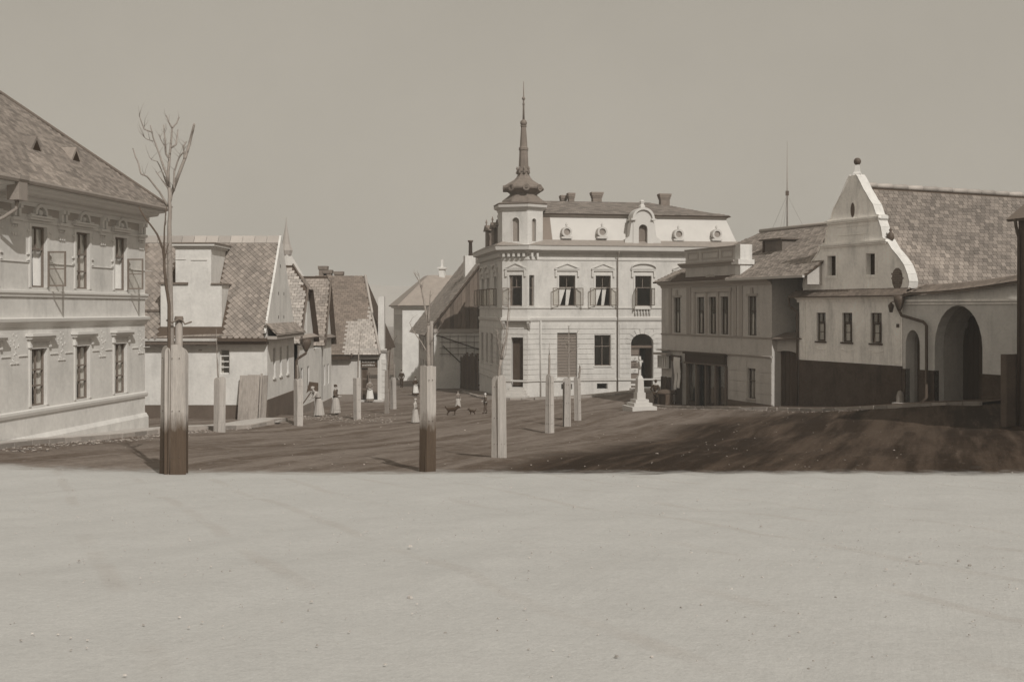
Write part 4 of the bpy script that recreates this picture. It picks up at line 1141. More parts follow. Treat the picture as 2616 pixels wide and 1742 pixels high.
    for k in range(4): b.box(FA, da[0] - .12 - .12 * k, da[1] + .12 + .12 * k, da[2] - .2 * (k + 1), da[2] - .2 * k - .002, -.4, .18 + .26 * k)
    b.build('corner_steps', 'stone', h)
    # downpipe
    t = FM.T(1577); MB().tube([FM.pt(t, zc0 + .1, .5), FM.pt(t, zc0 - .1, .4), FM.pt(t, zc0 - .5, .1), FM.pt(t, base, .1)], .05, 6).build('downpipe', 'grey_metal', h)
    MB().tube([FM.pt(.12, zs0, .1), FM.pt(.12, base + .1, .1)], .045, 6).build('downpipe', 'stucco_trim', h)
    # ---- mansard
    zm0, zm1 = zc1 + .05, FM.Z(1640, 553); inn = 1.15
    zmo = zm0 + .35
    b = MB()                                                  # flat lead gutter behind the cornice
    b.sweep([far, P0, FM.pt(.0, 0).to_2d(), FM.pt(W, 0).to_2d()], [(.5, zc1 + .02), (.5, zc1 + .08), (-.35, zmo + .1), (-.6, zmo + .1), (-.6, zc1)]); b.build('roof_gutter', 'grey_metal', h)
    q0, q1 = FM.pt(-.6, zm0, -.3), FM.pt(W - .3, zm0, -.3); q0t, q1t = FM.pt(-.2, zm1, -.3 - inn), FM.pt(W - .3 - .65, zm1, -.3 - inn)
    q2, q2t = FM.pt(W - .3, zm0, -11), FM.pt(W - .95, zm1, -10.5)
    l0, l1 = FL.pt(0, zm0, -.3), FL.pt(LL - .4, zm0, -.3); l0t, l1t = FL.pt(.8, zm1, -.3 - inn), FL.pt(LL - .4, zm1, -.3 - inn)
    m = MB(); m.slab([q0, q1, q1t, q0t], .12); m.build('mansard_front', 'zinc', h)
    m = MB(); m.slab([q1, q2, q2t, q1t], .12); m.build('mansard_end', 'zinc', h)
    m = MB(); m.slab([l0, l1, l1t, l0t], .12); m.build('mansard_street', 'slate_dark', h)
    m = MB(); r0, r1 = FM.pt(.35, zm0 + .05, -.22), FM.pt(.75, zm0 + .05, -.22); m.slab([FM.pt(.2, zm0 + .05, -.22), FM.pt(1.15, zm0 + .05, -.24), FM.pt(1.15, zm1, -.3 - inn + .04), FM.pt(.3, zm1, -.3 - inn + .04)], .04); m.build('mansard_hip_flashing', 'slate_dark', h)
    tp = [FL.pt(.5, 0, -.3 - inn).to_2d(), (FM.pt(.0, 0, -.3 - inn)).to_2d(), FM.pt(W - .95, 0, -.3 - inn).to_2d(), FM.pt(W - .95, 0, -9).to_2d()]
    sw([(-.2, zm1 - .12), (.02, zm1 - .12), (.05, zm1 + .02), (.16, zm1 + .1), (.2, zm1 + .2), (-.2, zm1 + .2)], 'mansard_cornice', 'grey_trim', tp[1:])
    # upper roof
    zr = P(0, 512, 89.5).z; e = .3; zu = zm1 + .22
    a, bq, c, d = FM.pt(-1.2, zu, -.3 - inn + e), FM.pt(W - .95 + e, zu, -.3 - inn + e), FM.pt(W - .95 + e, zu, -10.6), FM.pt(-1.2, zu, -10.6)
    r0, r1 = FM.pt(1.7, zr, -6), FM.pt(FM.T(1722), zr, -6)
    rf = MB(); rf.slab([a, bq, r1, r0], .1); rf.slab([bq, c, r1], .1); rf.slab([c, d, r0, r1], .1); rf.slab([d, a, r0], .1); ro = rf.build('upper_roof', 'roof_under', h)
    U3 = (bq - a).normalized(); V3 = (r0 - a); V3 = (V3 - U3 * V3.dot(U3)); ln = V3.length; wd = (bq - a).length
    tiles(ro, a, U3, V3, lambda u, v: 2.9 * v / ln + .1 < u < wd - (wd - (FM.T(1722) + 1.2)) * v / ln - .1, (0, wd), (.1, ln), .5, .5, .51, .3, 'shingle', 'roof_shingle', keep=0, seed=51)
    for k, (s0, s1, top, n) in enumerate(((1428, 1450, 500, -7.0), (1447, 1470, 494, -6.2), (1507, 1541, 492, -6.3), (1680, 1714, 496, -5.8))):
        f = FM.off(n); t0, t1 = f.T(s0) + .1, f.T(s1) - .1; zt = f.Z((s0 + s1) / 2, top); b = MB()
        c = (t0 + t1) / 2; hw = (t1 - t0) / 2
        for j, (q, za, zb_) in enumerate(((.8, zr - .9, zt - .45), (.9, zt - .45, zt - .3), (1.0, zt - .3, zt - .16), (1.08, zt - .16, zt))): b.box(f, c - hw * q, c + hw * q, za, zb_, -.35 * q, .35 * q)
        b.build('chimney', 'brick', h)
    # round dormers
    for s in (1449, 1540, 1736, 1834):
        t, z = FM.hit(s, 592 if s < 1600 else 598); t += .05; b = MB(); nn = -.25
        b.ring(FM, t, z, .26, .40, -1.1, nn + .02, 0, 360, 18); b.box(FM, t - .42, t + .42, z - .52, z - .36, -1.0, nn + .04)
        b.lathe(FM.pt(t, z + .38, nn - .2), [(.09, 0), (.05, .08), (.1, .17), (.03, .3), (.01, .42)], 8)
        o = b.build('round_dormer', 'zinc', h)
        MB().ring(FM, t, z, .001, .27, nn - .1, nn - .08, 0, 360, 18).build('round_pane', 'grey_metal', o)
    # aedicule in the middle of the mansard
    t, z0 = FM.hit(1642, 629); za = FM.Z(1642, 560); c = t; b = MB(); nn = .12
    ow = (FM.T(1633) , FM.T(1655), FM.Z(1642, 624), FM.Z(1642, 574), .33); oc = (ow[0] + ow[1]) / 2; ohw = (ow[1] - ow[0]) / 2
    wall(FM, c - .8, c + .8, z0, za, [(c - ohw, c + ohw, *ow[2:])], -1.1, nn, b)
    b.ring(FM, c, za, .001, .72, -1.1, nn, 0, 180, 14); b.ring(FM, c, za, .72, .9, -1.1, nn + .15, 0, 180, 14)
    b.box(FM, c - 1.0, c - .62, za - .1, za + .02, -1.0, nn + .16); b.box(FM, c + .62, c + 1.0, za - .1, za + .02, -1.0, nn + .16)
    for sg in (-1, 1): b.prism(FM, [(c + sg * .8, z0), (c + sg * 1.5, z0), (c + sg * 1.42, z0 + .5), (c + sg * 1.1, z0 + .75), (c + sg * .95, za - .35), (c + sg * .8, za - .1)], -.9, nn - .06)
    zt = FM.Z(1642, 516); b.lathe(FM.pt(c, 0, -.2), [(.25, za + .85), (.25, za + 1.05), (.15, za + 1.15), (.2, za + 1.4), (.12, za + 1.5), (.15, zt - .35), (.16, zt)], 6, 0, False)
    o = b.build('gabled_dormer', 'stucco_trim', h)
    MB().box(FM, c - ohw, c + ohw, ow[2], ow[3], -.25, -.2).build('dormer_pane', 'frame_paint', o)
    # ---- turret
    zt0, zt1, zt2 = zc1 + .02, P(0, 537, 84).z, P(0, 518, 84).z
    back = [P2 + ST * 1.9, P0 + ST * 1.3]
    cen = Vector((.75, 85.0))
    pl = [P0, P1, P2 + Vector((.25, .25)), P2 + Vector((.1, 1.9)), P0 + ST * 1.7]
    tw = Fr(P1, P2 - P1); wA = (FA.T(1308.5), FA.T(1326.5), FA.Z(1317, 617), FA.Z(1317, 556), .28); wB = (FB.T(1359), FB.T(1369), FB.Z(1364, 617), FB.Z(1364, 558), .2)
    b = MB(); wall(FA, 0, (P1 - P0).length, zt0, zt1, [wA], -.3, 0, b); wall(FB, 0, (P2 - P1).length + .35, zt0, zt1, [wB], -.3, 0, b)
    pr = Fr(P2 + Vector((.3, .25)), (.0, 1), (1, 0)); b.box(pr, 0, 1.7, zt0, zt1, -.3, 0); b.box(Fr(P0, ST, (-.984, -.179)), .05, 2.0, zt0, zt1, -.3, 0)
    b.build('turret_wall', 'pale_plaster', h)
    MB().box(FA, wA[0], wA[1], wA[2], wA[3], -.22, -.2).build('turret_window', 'grey_metal', h); MB().box(FB, wB[0], wB[1], wB[2], wB[3], -.22, -.2).build('turret_window', 'grey_metal', h)
    for fr, w in ((FA, wA), (FB, wB)):
        b = MB(); r = (w[1] - w[0]) / 2; b.ring(fr, (w[0] + w[1]) / 2, w[3] - w[4], r, r + .07, 0, .03, 0, 180, 10); b.box(fr, w[0] - .07, w[0], w[2] - .05, w[3] - w[4], 0, .03); b.box(fr, w[1], w[1] + .07, w[2] - .05, w[3] - w[4], 0, .03); b.build('turret_window_surround', 'stucco_trim', h)
    tpath = [P0 + ST * 2, P0, P1, P2 + Vector((.3, .2)), P2 + Vector((.3, 2.0))]
    sw([(-.3, zt1 - .05), (.04, zt1 - .05), (.08, zt1 + .1), (.3, zt1 + .2), (.34, zt1 + .38), (-.3, zt1 + .4)], 'turret_cornice', 'stucco_trim', tpath)
    sw([(-.9, zt1 + .38), (.3, zt1 + .38), (.36, zt1 + .5), (.2, zt2), (-.9, zt2 + .15)], 'turret_eaves', 'copper_dome', tpath)
    s = 1.0; k = lambda sy: P(0, sy, 85).z
    prof = [(1.75, k(520)), (1.68, k(514)), (1.35, k(506)), (1.12, k(500)), (1.08, k(497)), (1.62, k(485)), (1.63, k(481)), (1.45, k(474)), (1.05, k(466)), (.74, k(460)), (.54, k(452)), (.46, k(446)),
            (.44, k(440)), (.5, k(439)), (.5, k(434)), (.4, k(432)), (.33, k(385)), (.38, k(384)), (.38, k(378)), (.31, k(376)), (.2, k(324)), (.26, k(323)), (.25, k(321))]
    dm = MB().lathe((cen.x + .15, cen.y + .1, 0), prof, 8, R(12), False).build('onion_dome', 'copper_dome', h)
    cc = Vector((cen.x + .15, cen.y + .1, 0))
    for a in (-128, -83, -38, -173):
        d = Vector((math.cos(R(a)), math.sin(R(a)), 0)); ff = Fr((cc + d * 1.5).to_2d(), (-d.y, d.x), d.to_2d()); MB().ring(ff, 0, k(483), .14, .27, -.3, .1, 0, 360, 12).build('dome_oculus', 'copper_dome', dm)
        MB().lathe(cc + d * .5 + Vector((0, 0, k(446))), [(.05, 0), (.12, .12), (.03, .3), (.1, .45), (.02, .6)], 6).build('dome_bud', 'copper_dome', dm)
    b = MB(); b.ball(cc + Vector((0, 0, k(314))), .27, 12, 8); b.tube([cc + Vector((0, 0, k(314))), cc + Vector((0, 0, k(262))), cc + Vector((0, 0, k(208)))], [.09, .06, .02], 8)
    b.ball(cc + Vector((0, 0, k(266))), .1, 8, 6); b.lathe(cc, [(.03, k(258)), (.14, k(252)), (.1, k(249)), (.03, k(246))], 8); b.build('finial', 'copper_dome', dm)
    # dark dormers of the street side seen in profile
    for t in (3.2, 6.4, 9.2):
        b = MB(); b.box(FL, t - .6, t + .6, zmo, zmo + 1.3, -1.0, -.1); b.prism(FL, [(t - .8, zmo + 1.3), (t + .8, zmo + 1.3), (t, zmo + 1.8)], -1.2, .05); b.lathe(FL.pt(t, zmo + 1.7, -.1), [(.07, 0), (.04, .2), (.09, .3), (.01, .6)], 6); b.build('street_dormer', 'slate_dark', h)
    return FM, FA, FL, path
FM, FA, FL, TPATH = town_house()
pv, rows = ribbon('pavement_town_house', [FL.pt(2, 0).to_2d(), TPATH[1], TPATH[2], TPATH[3], FM.pt(13, 0).to_2d()], .05, 1.6, .1, 'pavement_mid', 'grey pavement round the corner town house')
kerb(rows, pv)

# ================================================================== grey shop house on the right
K = .92
SR = Vector((16.36, 69.0)) * K; SU = Vector((.375, -.927)).normalized()
SF = Fr(SR, SU, (-.927, -.375)); SLn = SF.T(1690)          # t = 0 at the right end, SLn (negative) at the left end
def shop_house():
    F = SF; L = SLn; base = g(SF.pt(L, 0).x, SF.pt(L, 0).y)
    h = thing('grey_shop_house', 'grey two storey shop house with panelled attic and dark timber shopfront', 'house', F.pt(L, base))
    Z = lambda sx, sy: F.Z(sx, sy)
    ez = Z(1900, 715); zs = Z(1830, 858); zl = Z(1830, 903); B0 = base - 1.5
    wz = (Z(1730, 850), Z(1730, 760))
    T = F.T
    ups = [(T(1721), T(1738.5), *wz), (T(1780), T(1799), *wz), (T(1811), T(1829), *wz), (T(1841), T(1860), *wz), (T(1910.5), T(1932.5), *wz)]
    lw = (T(1909.5), T(1930), Z(1920, 1018), Z(1920, 941))
    sf = (T(1757), T(1857), base - .6, Z(1800, 905)); sd = (T(1716), T(1743), base - .6, Z(1730, 925)); case = (T(1690), T(1714), Z(1700, 940), Z(1700, 908))
    wall(F, L, 0, B0, ez, ups + [lw, sf, sd], -.4, 0).build('front_wall', 'grey_plaster', h)
    E = Fr(F.pt(L, 0).to_2d(), -F.n, -F.u); b = MB(); b.box(E, .4, 10, B0, ez, -.4, 0); b.box(Fr(F.pt(0, 0).to_2d(), -F.n, F.u), .4, 10, B0, ez, -.4, 0); b.box(F, L, 0, B0, ez, -10.4, -10); b.build('side_wall', 'grey_plaster', h)
    path = [E.pt(3, 0).to_2d(), F.pt(L, 0).to_2d(), F.pt(0, 0).to_2d()]
    path = [F.pt(L, 0).to_2d(), F.pt(0, 0).to_2d()]
    sw = lambda prof, name, m='grey_trim', pa=path: MB().sweep(pa, prof).build(name, m, h)
    sw([(-.05, zs - .06), (.05, zs - .06), (.09, zs + .02), (-.05, zs + .05)], 'sill_course')
    sw([(-.05, zl - .06), (.06, zl - .06), (.12, zl + .03), (-.05, zl + .07)], 'string_course')
    sw([(-.05, ez - .35), (.05, ez - .35), (.1, ez - .2), (.3, ez - .1), (.42, ez), (.42, ez + .06), (-.05, ez + .1)], 'eaves_cornice')
    MB().sweep([F.pt(T(1872), 0).to_2d(), F.pt(F.off(.5).T(2052), 0).to_2d()], [(.42, ez - .04), (.55, ez - .03), (.57, ez + .1), (.42, ez + .1)]).build('gutter', 'zinc', h)
    for w in ups: window(h, F, *w, rows=(.62,), rec=.15, fm='frame_dark', sill=False, curtain=[((0, .0), (.4, .3), 0, .55), ((.6, .7), (1, 1), 0, .55)])
    window(h, F, *lw, rows=(.6,), rec=.15, fm='frame_dark', sill_m='grey_trim', curtain=[((.1, .1), (.9, .9), 0, .9)])
    # trio surround with little round gable
    t0, t1 = ups[1][0] - .35, ups[3][1] + .35; zt = wz[1]; b = MB()
    for t in (t0, (ups[1][1] + ups[2][0]) / 2 - .1, (ups[2][1] + ups[3][0]) / 2 - .1, t1 - .2): b.box(F, t, t + .2, wz[0], zt + .3, 0, .06)
    b.box(F, t0 - .1, t1 + .1, zt + .3, zt + .55, 0, .1); b.box(F, t0 - .2, t1 + .2, zt + .8, zt + .92, 0, .2)
    c = (t0 + t1) / 2; b.ring(F, c, zt + .92, .5, .72, 0, .16, 0, 180, 12, .7); b.ring(F, c, zt + .92, .001, .5, 0, .04, 0, 180, 12, .7); b.build('triple_window_surround', 'grey_trim', h)
    b = MB()
    for t in (ups[0][0] - .6, ups[0][1] + .8, t0 - .7, t1 + .25, ups[4][0] - .9): MB().box(F, t, t + .35, zs + .05, ez - .35, .002, .05).build('pilaster', 'grey_trim', h)
    for w in (ups[0], ups[4]): b = MB(); b.box(F, w[0] - .12, w[1] + .12, zt, zt + .14, 0, .06); b.prism(F, [((w[0] + w[1]) / 2 - .14, zt + .14), ((w[0] + w[1]) / 2 + .14, zt + .14), ((w[0] + w[1]) / 2 + .08, zt + .5), ((w[0] + w[1]) / 2 - .08, zt + .5)], 0, .08); b.build('keystone', 'grey_trim', h)
    # banded blocks round the lower window
    zq = [Z(1920, s) for s in (1030, 1003, 976, 949, 922)]
    for a, bq in zip(zq, zq[1:]):
        MB().box(F, T(1862), lw[0] - .05, a + .02, bq - .02, .002, .03).build('rustic_course', 'grey_plaster', h); MB().box(F, lw[1] + .05, -.02, a + .02, bq - .02, .002, .03).build('rustic_course', 'grey_plaster', h)
    # attic
    ta, tb = T(1753), T(1884); za, zb_ = Z(1820, 676), Z(1820, 636)
    b = MB(); b.box(F, ta, tb, ez, zb_, -.6, .05); ao = b.build('attic_wall', 'grey_plaster', h)
    b = MB(); b.sweep([F.pt(ta - .5, 0).to_2d(), F.pt(tb + .1, 0).to_2d()], [(-.5, za - .12), (.12, za - .12), (.2, za), (.36, za + .08), (.38, za + .18), (-.5, za + .2)]); b.sweep([F.pt(ta - .05, 0).to_2d(), F.pt(tb, 0).to_2d()], [(-.6, zb_), (.1, zb_), (.14, zb_ + .08), (-.6, zb_ + .1)]); b.build('attic_cornice', 'grey_trim', ao)
    for a, bq in ((ta + .3, ta + 1.6), (ta + 2.0, tb - 2.0), (tb - 1.7, tb - .4)):
        b = MB(); grid_frame(b, F, a, bq, za + .35, zb_ - .12, .05, .09, 1, (), .1); b.build('attic_panel', 'grey_trim', ao)
    b = MB(); b.box(F, tb - .1, tb + .45, ez + .2, zb_ + .12, -.75, .1); b.box(F, tb - .2, tb + .55, za - .1, za + .2, -.85, .3); b.build('attic_pier', 'white_plaster', ao)
    # roof hipped at the left end
    e = .45; ze = ez + .08; k = 5.2; ta_ = .62
    xe = F.off(.45).T(2052); A, Bq = F.pt(L - e, ze, e), F.pt(xe, ze, e); A2, B2 = F.pt(L - e + k, ze + k * ta_, e - k), F.pt(xe, ze + k * ta_, e - k); C, D = F.pt(L - e, ze, e - 2 * k), F.pt(xe, ze, e - 2 * k)
    rf = MB(); rf.slab([A, Bq, B2, A2], .1); rf.slab([A, C, A2], .1); rf.slab([C, D, B2, A2], .1); ro = rf.build('roof', 'roof_under', h)
    MB().prism(Fr(F.pt(xe - .35, 0).to_2d(), -F.n, F.u), [(-.1, ez - .4), (2 * k - 1.2, ez - .4), (2 * k - 1.2, ez), (k - e, ze + k * ta_ - .16), (-.1, ez + .1)], 0, .25).build('end_gable', 'grey_plaster', h)
    U3 = (Bq - A).normalized(); V3 = B2 - Bq; ln = V3.length; wd = (Bq - A).length
    tiles(ro, A, U3, V3, lambda u, v: k * v / ln + .05 < u < wd and not (u < wd - 4.2 - xe and u > 2.3 and v < 1.0), (0, wd), (.08, ln), .28, .4, .285, .2, 'shingle', 'roof_tile', 'round', keep=150, rank=lambda u, v: wd - u + abs(v - 2.5), seed=61, tilt=.07)
    MB().tube([A2 + Vector((0, 0, .1)), B2 + Vector((0, 0, .1))], .12, 8).build('ridge', 'slate_pale', ro)
    t, z = F.off(-2.2).hit(1973, 632); b = MB(); f2 = F.off(-2.2); b.box(f2, t - 1.0, t + 1.0, z - .6, z + .42, -2.5, 0); o = b.build('roof_dormer', 'shingle', ro); MB().box(f2, t - 1.15, t + 1.15, z + .43, z + .52, -2.5, .2).build('dormer_lid', 'slate_dark', ro)
    MB().box(f2, t - 1.0, t - .75, z - .5, z + .4, -.02, .02).build('dormer_post', 'dark_wood', ro)
    # shopfront
    s0, s1, sz0, sz1 = sf; s = MB(); s.box(F, s0 - .1, s1 + .1, sz1 - .02, sz1 + .12, .0, .35); s.box(F, s0, s1, sz1 - .55, sz1 - .021, -.1, .22); so = s.build('shop_fascia', 'dark_wood', h)
    s = MB(); s.box(F, s0, s1, sz1 - .65, sz1 - .56, -.1, .3); s.build('fascia_moulding', 'brown_wood', so)
    zb = base - .2; n = 5
    for i in range(n):
        t = s0 + (s1 - s0) * i / (n - 1) * .985; MB().box(F, t, t + .16, zb - .4, sz1 - .66, -.1, .14).build('shop_pillar', 'brown_wood', h)
    for i in range(n - 1):
        a, bq = s0 + (s1 - s0) * i / (n - 1) * .985 + .16, s0 + (s1 - s0) * (i + 1) / (n - 1) * .985
        if i in (1,):
            MB().box(F, a, bq, zb - .4, sz1 - .66, -.9, -.86).build('shop_door', 'dark_wood', h)
        else:
            MB().box(F, a, bq, zb - .4, zb + .75, -.1, .05).build('stall_riser', 'dark_wood', h); MB().box(F, a, bq, zb + .75, sz1 - .66, -.06, -.05).build('shop_pane', 'glass', h)
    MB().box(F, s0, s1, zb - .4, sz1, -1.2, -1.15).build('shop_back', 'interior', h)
    MB().box(F, sd[0], sd[1], sd[2], sd[3], -.3, -.25).build('side_door', 'dark_wood', h); MB().box(F, sd[0] + .1, sd[1] - .1, sd[3] + .05, sd[3] + .45, .0, .12).build('shop_sign_board', 'frame_dark', h)
    # little glazed show case and its canopy
    b = MB(); grid_frame(b, F, case[0] - .05, case[1], case[2], case[3], .15, .3, 4, (), .07, .09); co = b.build('show_case', 'curtain', h); MB().box(F, case[0], case[1], case[2] + .03, case[3] - .03, .05, .15).build('show_case_back', 'frame_dark', co)
    b = MB(); b.box(F, case[0] - .3, case[1] + .2, case[3] + .05, case[3] + .2, 0, .5); b.box(F, case[0] - .1, case[1] + .1, case[3] + .35, case[3] + .42, 0, .35); b.build('show_case_canopy', 'grey_trim', co)
    for k in range(5):
        t = case[0] + .1 + k * .26; MB().box(F, t, t + .22, base - .1, Z(1700, 962) - .03 * (k % 2), .06, .12).build('board_shutter', 'dark_wood', h)
    sw([(-.05, B0), (.07, B0), (.07, Z(1920, 1028)), (-.05, Z(1920, 1027))], 'plinth', 'dark_plinth', [F.pt(T(1860), 0).to_2d(), F.pt(0, 0).to_2d()])
    return h
shop_house()

# goods hung out in front of the shop
t, z = SF.hit(1744, 912)
hc = thing('hanging_cloth', 'pale strips of cloth hung beside dark timber shopfront', 'cloth', SF.pt(t, SF.Z(1744, 1000), .45))
for k, (dt, zb) in enumerate(((-.22, 995), (.2, 990))):
    m = MB(); n = 8
    for i in range(n):
        za, zb_ = z - (z - SF.Z(1744, zb)) * i / n, z - (z - SF.Z(1744, zb)) * (i + 1) / n
        for (q, zz) in (): pass
        w = .17 if i > 3 else .21
        m.hexa([SF.pt(t + dt - w, zb_, .40 + .04 * math.sin(i + 1)), SF.pt(t + dt + w, zb_, .42 + .04 * math.sin(i + 1)), SF.pt(t + dt + w, zb_, .44 + .04 * math.sin(i + 1)), SF.pt(t + dt - w, zb_, .43 + .04 * math.sin(i + 1)),
                SF.pt(t + dt - w, za, .40 + .04 * math.sin(i)), SF.pt(t + dt + w, za, .42 + .04 * math.sin(i)), SF.pt(t + dt + w, za, .44 + .04 * math.sin(i)), SF.pt(t + dt - w, za, .43 + .04 * math.sin(i))])
    m.build('cloth_strip', 'curtain', hc)
MB().tube([SF.pt(t - .5, z, .1), SF.pt(t, z + .02, .43), SF.pt(t + .45, z, .43)], .025, 6).build('hanging_rod', 'dark_metal', hc)
# a dark hand cart with covered goods before the shop
q = SF.pt(SF.T(1738), 0, 1.1); zb = g(q.x, q.y)
ct = thing('goods_crate', 'dark covered crate standing before the shopfront', 'crate', (q.x, q.y, zb))
cf = Fr(q.to_2d(), SU, SF.n); n = 6
for k in range(n): MB().box(cf, -.5 + k / n, -.5 + (k + 1) / n - .02, zb, zb + .8, -.3, .3).build('crate_slat', 'dark_wood', ct)
m = MB(); m.lathe(cf.pt(0, zb + .8), [(.68, 0), (.66, .1), (.5, .24), (.2, .3), (.02, .31)], 12, 0, True, 1, .7); m.build('cover', 'cloth_brown', ct)

# ================================================================== gable house with arched yard wall
GL = Vector((17.74, 67.7)) * K; GU = Vector((.423, -.906)).normalized(); GF = Fr(GL, GU, (-.906, -.423))
def gable_house():
    F = GF; T, Z = F.T, F.Z
    W = T(2305); base = g(F.pt(W, 0).x, F.pt(W, 0).y)
    h = thing('scrolled_gable_house', 'single storey house with scrolled baroque gable and black tarred plinth', 'house', F.pt(W / 2, base))
    ez = Z(2170, 757); zp = Z(2170, 927); B0 = base - 3.0
    wz = (Z(2165, 874), Z(2165, 799)); ws = [(T(a), T(b), *wz) for a, b in ((2086, 2109), (2151.5, 2177), (2224, 2252.5))]
    wall(F, 0, W, B0, ez, ws, -.45, 0).build('front_wall', 'old_plaster', h)
    MB().sweep([F.pt(0, 0).to_2d(), F.pt(W, 0).to_2d()], [(-.1, B0), (.05, B0), (.05, zp), (-.1, zp + .02)]).build('plinth', 'black_plinth', h)
    SW = Fr(F.pt(W, 0).to_2d(), -F.n, F.u); b = MB(); b.box(SW, .45, 16, B0, ez, -.4, 0); b.box(Fr(F.pt(0, 0).to_2d(), -F.n, -F.u), .45, 16, B0, ez, -.4, 0); b.box(F, 0, W, B0, ez + 5, -16.4, -16); b.build('side_wall', 'white_plaster', h)
    for w in ws:
        window(h, F, *w, rows=(.66,), cols=2, rec=.12, fm='frame_dark', open_=('r',), oh=.66, ang=80, sash_rows=(.5,), curtain=[((.05, .05), (.42, .42), 0, .62)], sill_m='frame_dark')
        b = MB(); c = (w[0] + w[1]) / 2; b.box(F, w[0] - .12, w[0] + .1, w[2] - .42, w[2] - .38, 0, .03); b.box(F, w[1] - .1, w[1] + .12, w[2] - .42, w[2] - .38, 0, .03); b.box(F, c - .3, c + .3, w[2] - .48, w[2] - .45, 0, .03); b.build('apron_fillet', 'old_plaster', h)
    for t in (.12, W - .55):
        for k in range(11):
            z = zp + .12 + k * .3; MB().box(F, t, t + .42, z, z + .26, .002, .028).build('quoin', 'old_plaster', h)
    MB().sweep([F.pt(-.15, 0).to_2d(), F.pt(W + .1, 0).to_2d()], [(-.1, ez - .3), (.04, ez - .3), (.06, ez - .16), (.2, ez - .08), (.26, ez + .02), (-.1, ez + .05)]).build('eaves_cornice', 'old_plaster', h)
    # narrow tiled pent over the cornice
    A, Bq = F.pt(-.5, ez + .0, .42), F.pt(W + .25, ez, .42); A2, B2 = F.pt(-.2, ez + .38, -.1), F.pt(W + .2, ez + .38, -.1)
    po = MB().slab([A, Bq, B2, A2], .06).build('pent_roof', 'slate_dark', h)
    tiles(po, A, Bq - A, A2 - A, lambda u, v: True, (.1, (Bq - A).length), (.08, .62), .22, .3, .225, .16, 'slate_dark', 'pent_tile', keep=0, seed=71, tilt=.08, jit=.07)
    # gable: scrolled outline
    gz = Z(2180, 739); c = T(2177); S = K
    half = [(4.25, 0), (4.32, .35), (4.2, .75), (3.95, 1.25), (3.5, 1.75), (3.05, 2.15), (2.78, 2.5), (2.62, 2.72), (2.35, 2.8), (2.3, 3.05), (2.2, 3.45), (2.02, 3.85), (2.1, 3.95), (2.1, 4.1), (1.85, 4.16), (1.75, 4.4), (1.6, 4.75), (1.3, 5.1), (1.05, 5.45), (.85, 5.7), (.6, 6.1), (.36, 6.45), (.22, 6.6)]
    half = [(x * S, z * S) for x, z in half]
    outl = [(c + x, gz + z) for x, z in half] + [(c - x, gz + z) for x, z in half[::-1]]
    # openings are recessed niches with dark slits
    nich = [(T(2112), T(2133), Z(2122, 704), Z(2122, 654)), (T(2211), T(2233), Z(2222, 702), Z(2222, 648))]
    gm = MB(); th = .55
    # cut the wall into strips so the niches are real
    def xr(z):
        zz = z - gz
        for (x0, z0), (x1, z1) in zip(half, half[1:]):
            if z0 <= zz <= z1 and z1 > z0: return x0 + (x1 - x0) * (zz - z0) / (z1 - z0)
        return half[-1][0]
    zlev = sorted({gz + z for _, z in half} | {n[2] for n in nich} | {n[3] for n in nich})
    ovt, ovz, ova, ovb = T(2177), Z(2177, 537), .2, .62
    for a, bq in zip(zlev, zlev[1:]):
        if bq - a < 1e-4: continue
        m = (a + bq) / 2
        cuts = sorted((n[0], n[1]) for n in nich if n[2] <= m <= n[3])
        lo = (c - xr(a + 1e-4), c - xr(bq - 1e-4)); hi = (c + xr(a + 1e-4), c + xr(bq - 1e-4))
        t = lo
        for ca, cb in cuts:
            gm.prism(F, [(t[0], a), (ca, a), (ca, bq), (t[1], bq)], -th, -.06); t = (cb, cb)
        gm.prism(F, [(t[0], a), (hi[0], a), (hi[1], bq), (t[1], bq)], -th, -.06)
    go = gm.build('scrolled_gable', 'old_plaster', h)
    for n in nich:
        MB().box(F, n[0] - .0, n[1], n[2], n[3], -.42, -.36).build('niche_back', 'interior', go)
        b = MB(); grid_frame(b, F, n[0] - .16, n[1] + .16, n[2] - .16, n[3] + .16, -.06, -.03, 1, (), .14); b.build('niche_surround', 'old_plaster', go)
    b = MB(); b.ring(F, ovt, ovz, .001, .17, -.07, -.045, 0, 360, 16, 2.6); b.build('oval_opening', 'dark_plinth', go)
    b = MB(); b.ring(F, ovt, ovz, .17, .24, -.07, -.02, 0, 360, 16, 2.35); b.build('oval_surround', 'old_plaster', go)
    for zz, x in ((2.66 * S, 2.75 * S), (4.02 * S, 2.2 * S)):
        b = MB(); b.box(F, c - x, c + x, gz + zz - .05, gz + zz + .05, -.1, .1); b.box(F, c - x + .08, c + x - .08, gz + zz - .14, gz + zz - .051, -.08, .04); b.build('gable_cornice', 'old_plaster', go)
    b = MB(); b.box(F, c - 1.2, c + 1.2, gz + 3.15 * S, gz + 3.18 * S, -.07, -.03); b.box(F, c - 1.2, c + 1.2, gz + 3.65 * S, gz + 3.68 * S, -.07, -.03); b.build('gable_fillet', 'old_plaster', go)
    # coping on the scrolled edge
    for sg in (-1, 1):
        b = MB()
        for (x0, z0), (x1, z1) in zip(half, half[1:]):
            dx, dz = x1 - x0, z1 - z0; ln = math.hypot(dx, dz)
            if ln < 1e-4: continue
            nx, nz = dz / ln * .05, -dx / ln * .05
            b.prism(F, [(c + sg * x0, gz + z0), (c + sg * (x0 + nx), gz + z0 + nz), (c + sg * (x1 + nx), gz + z1 + nz), (c + sg * x1, gz + z1)], -th - .08, -.02)
        b.build('gable_coping', 'white_plaster' if sg > 0 else 'old_plaster', go)
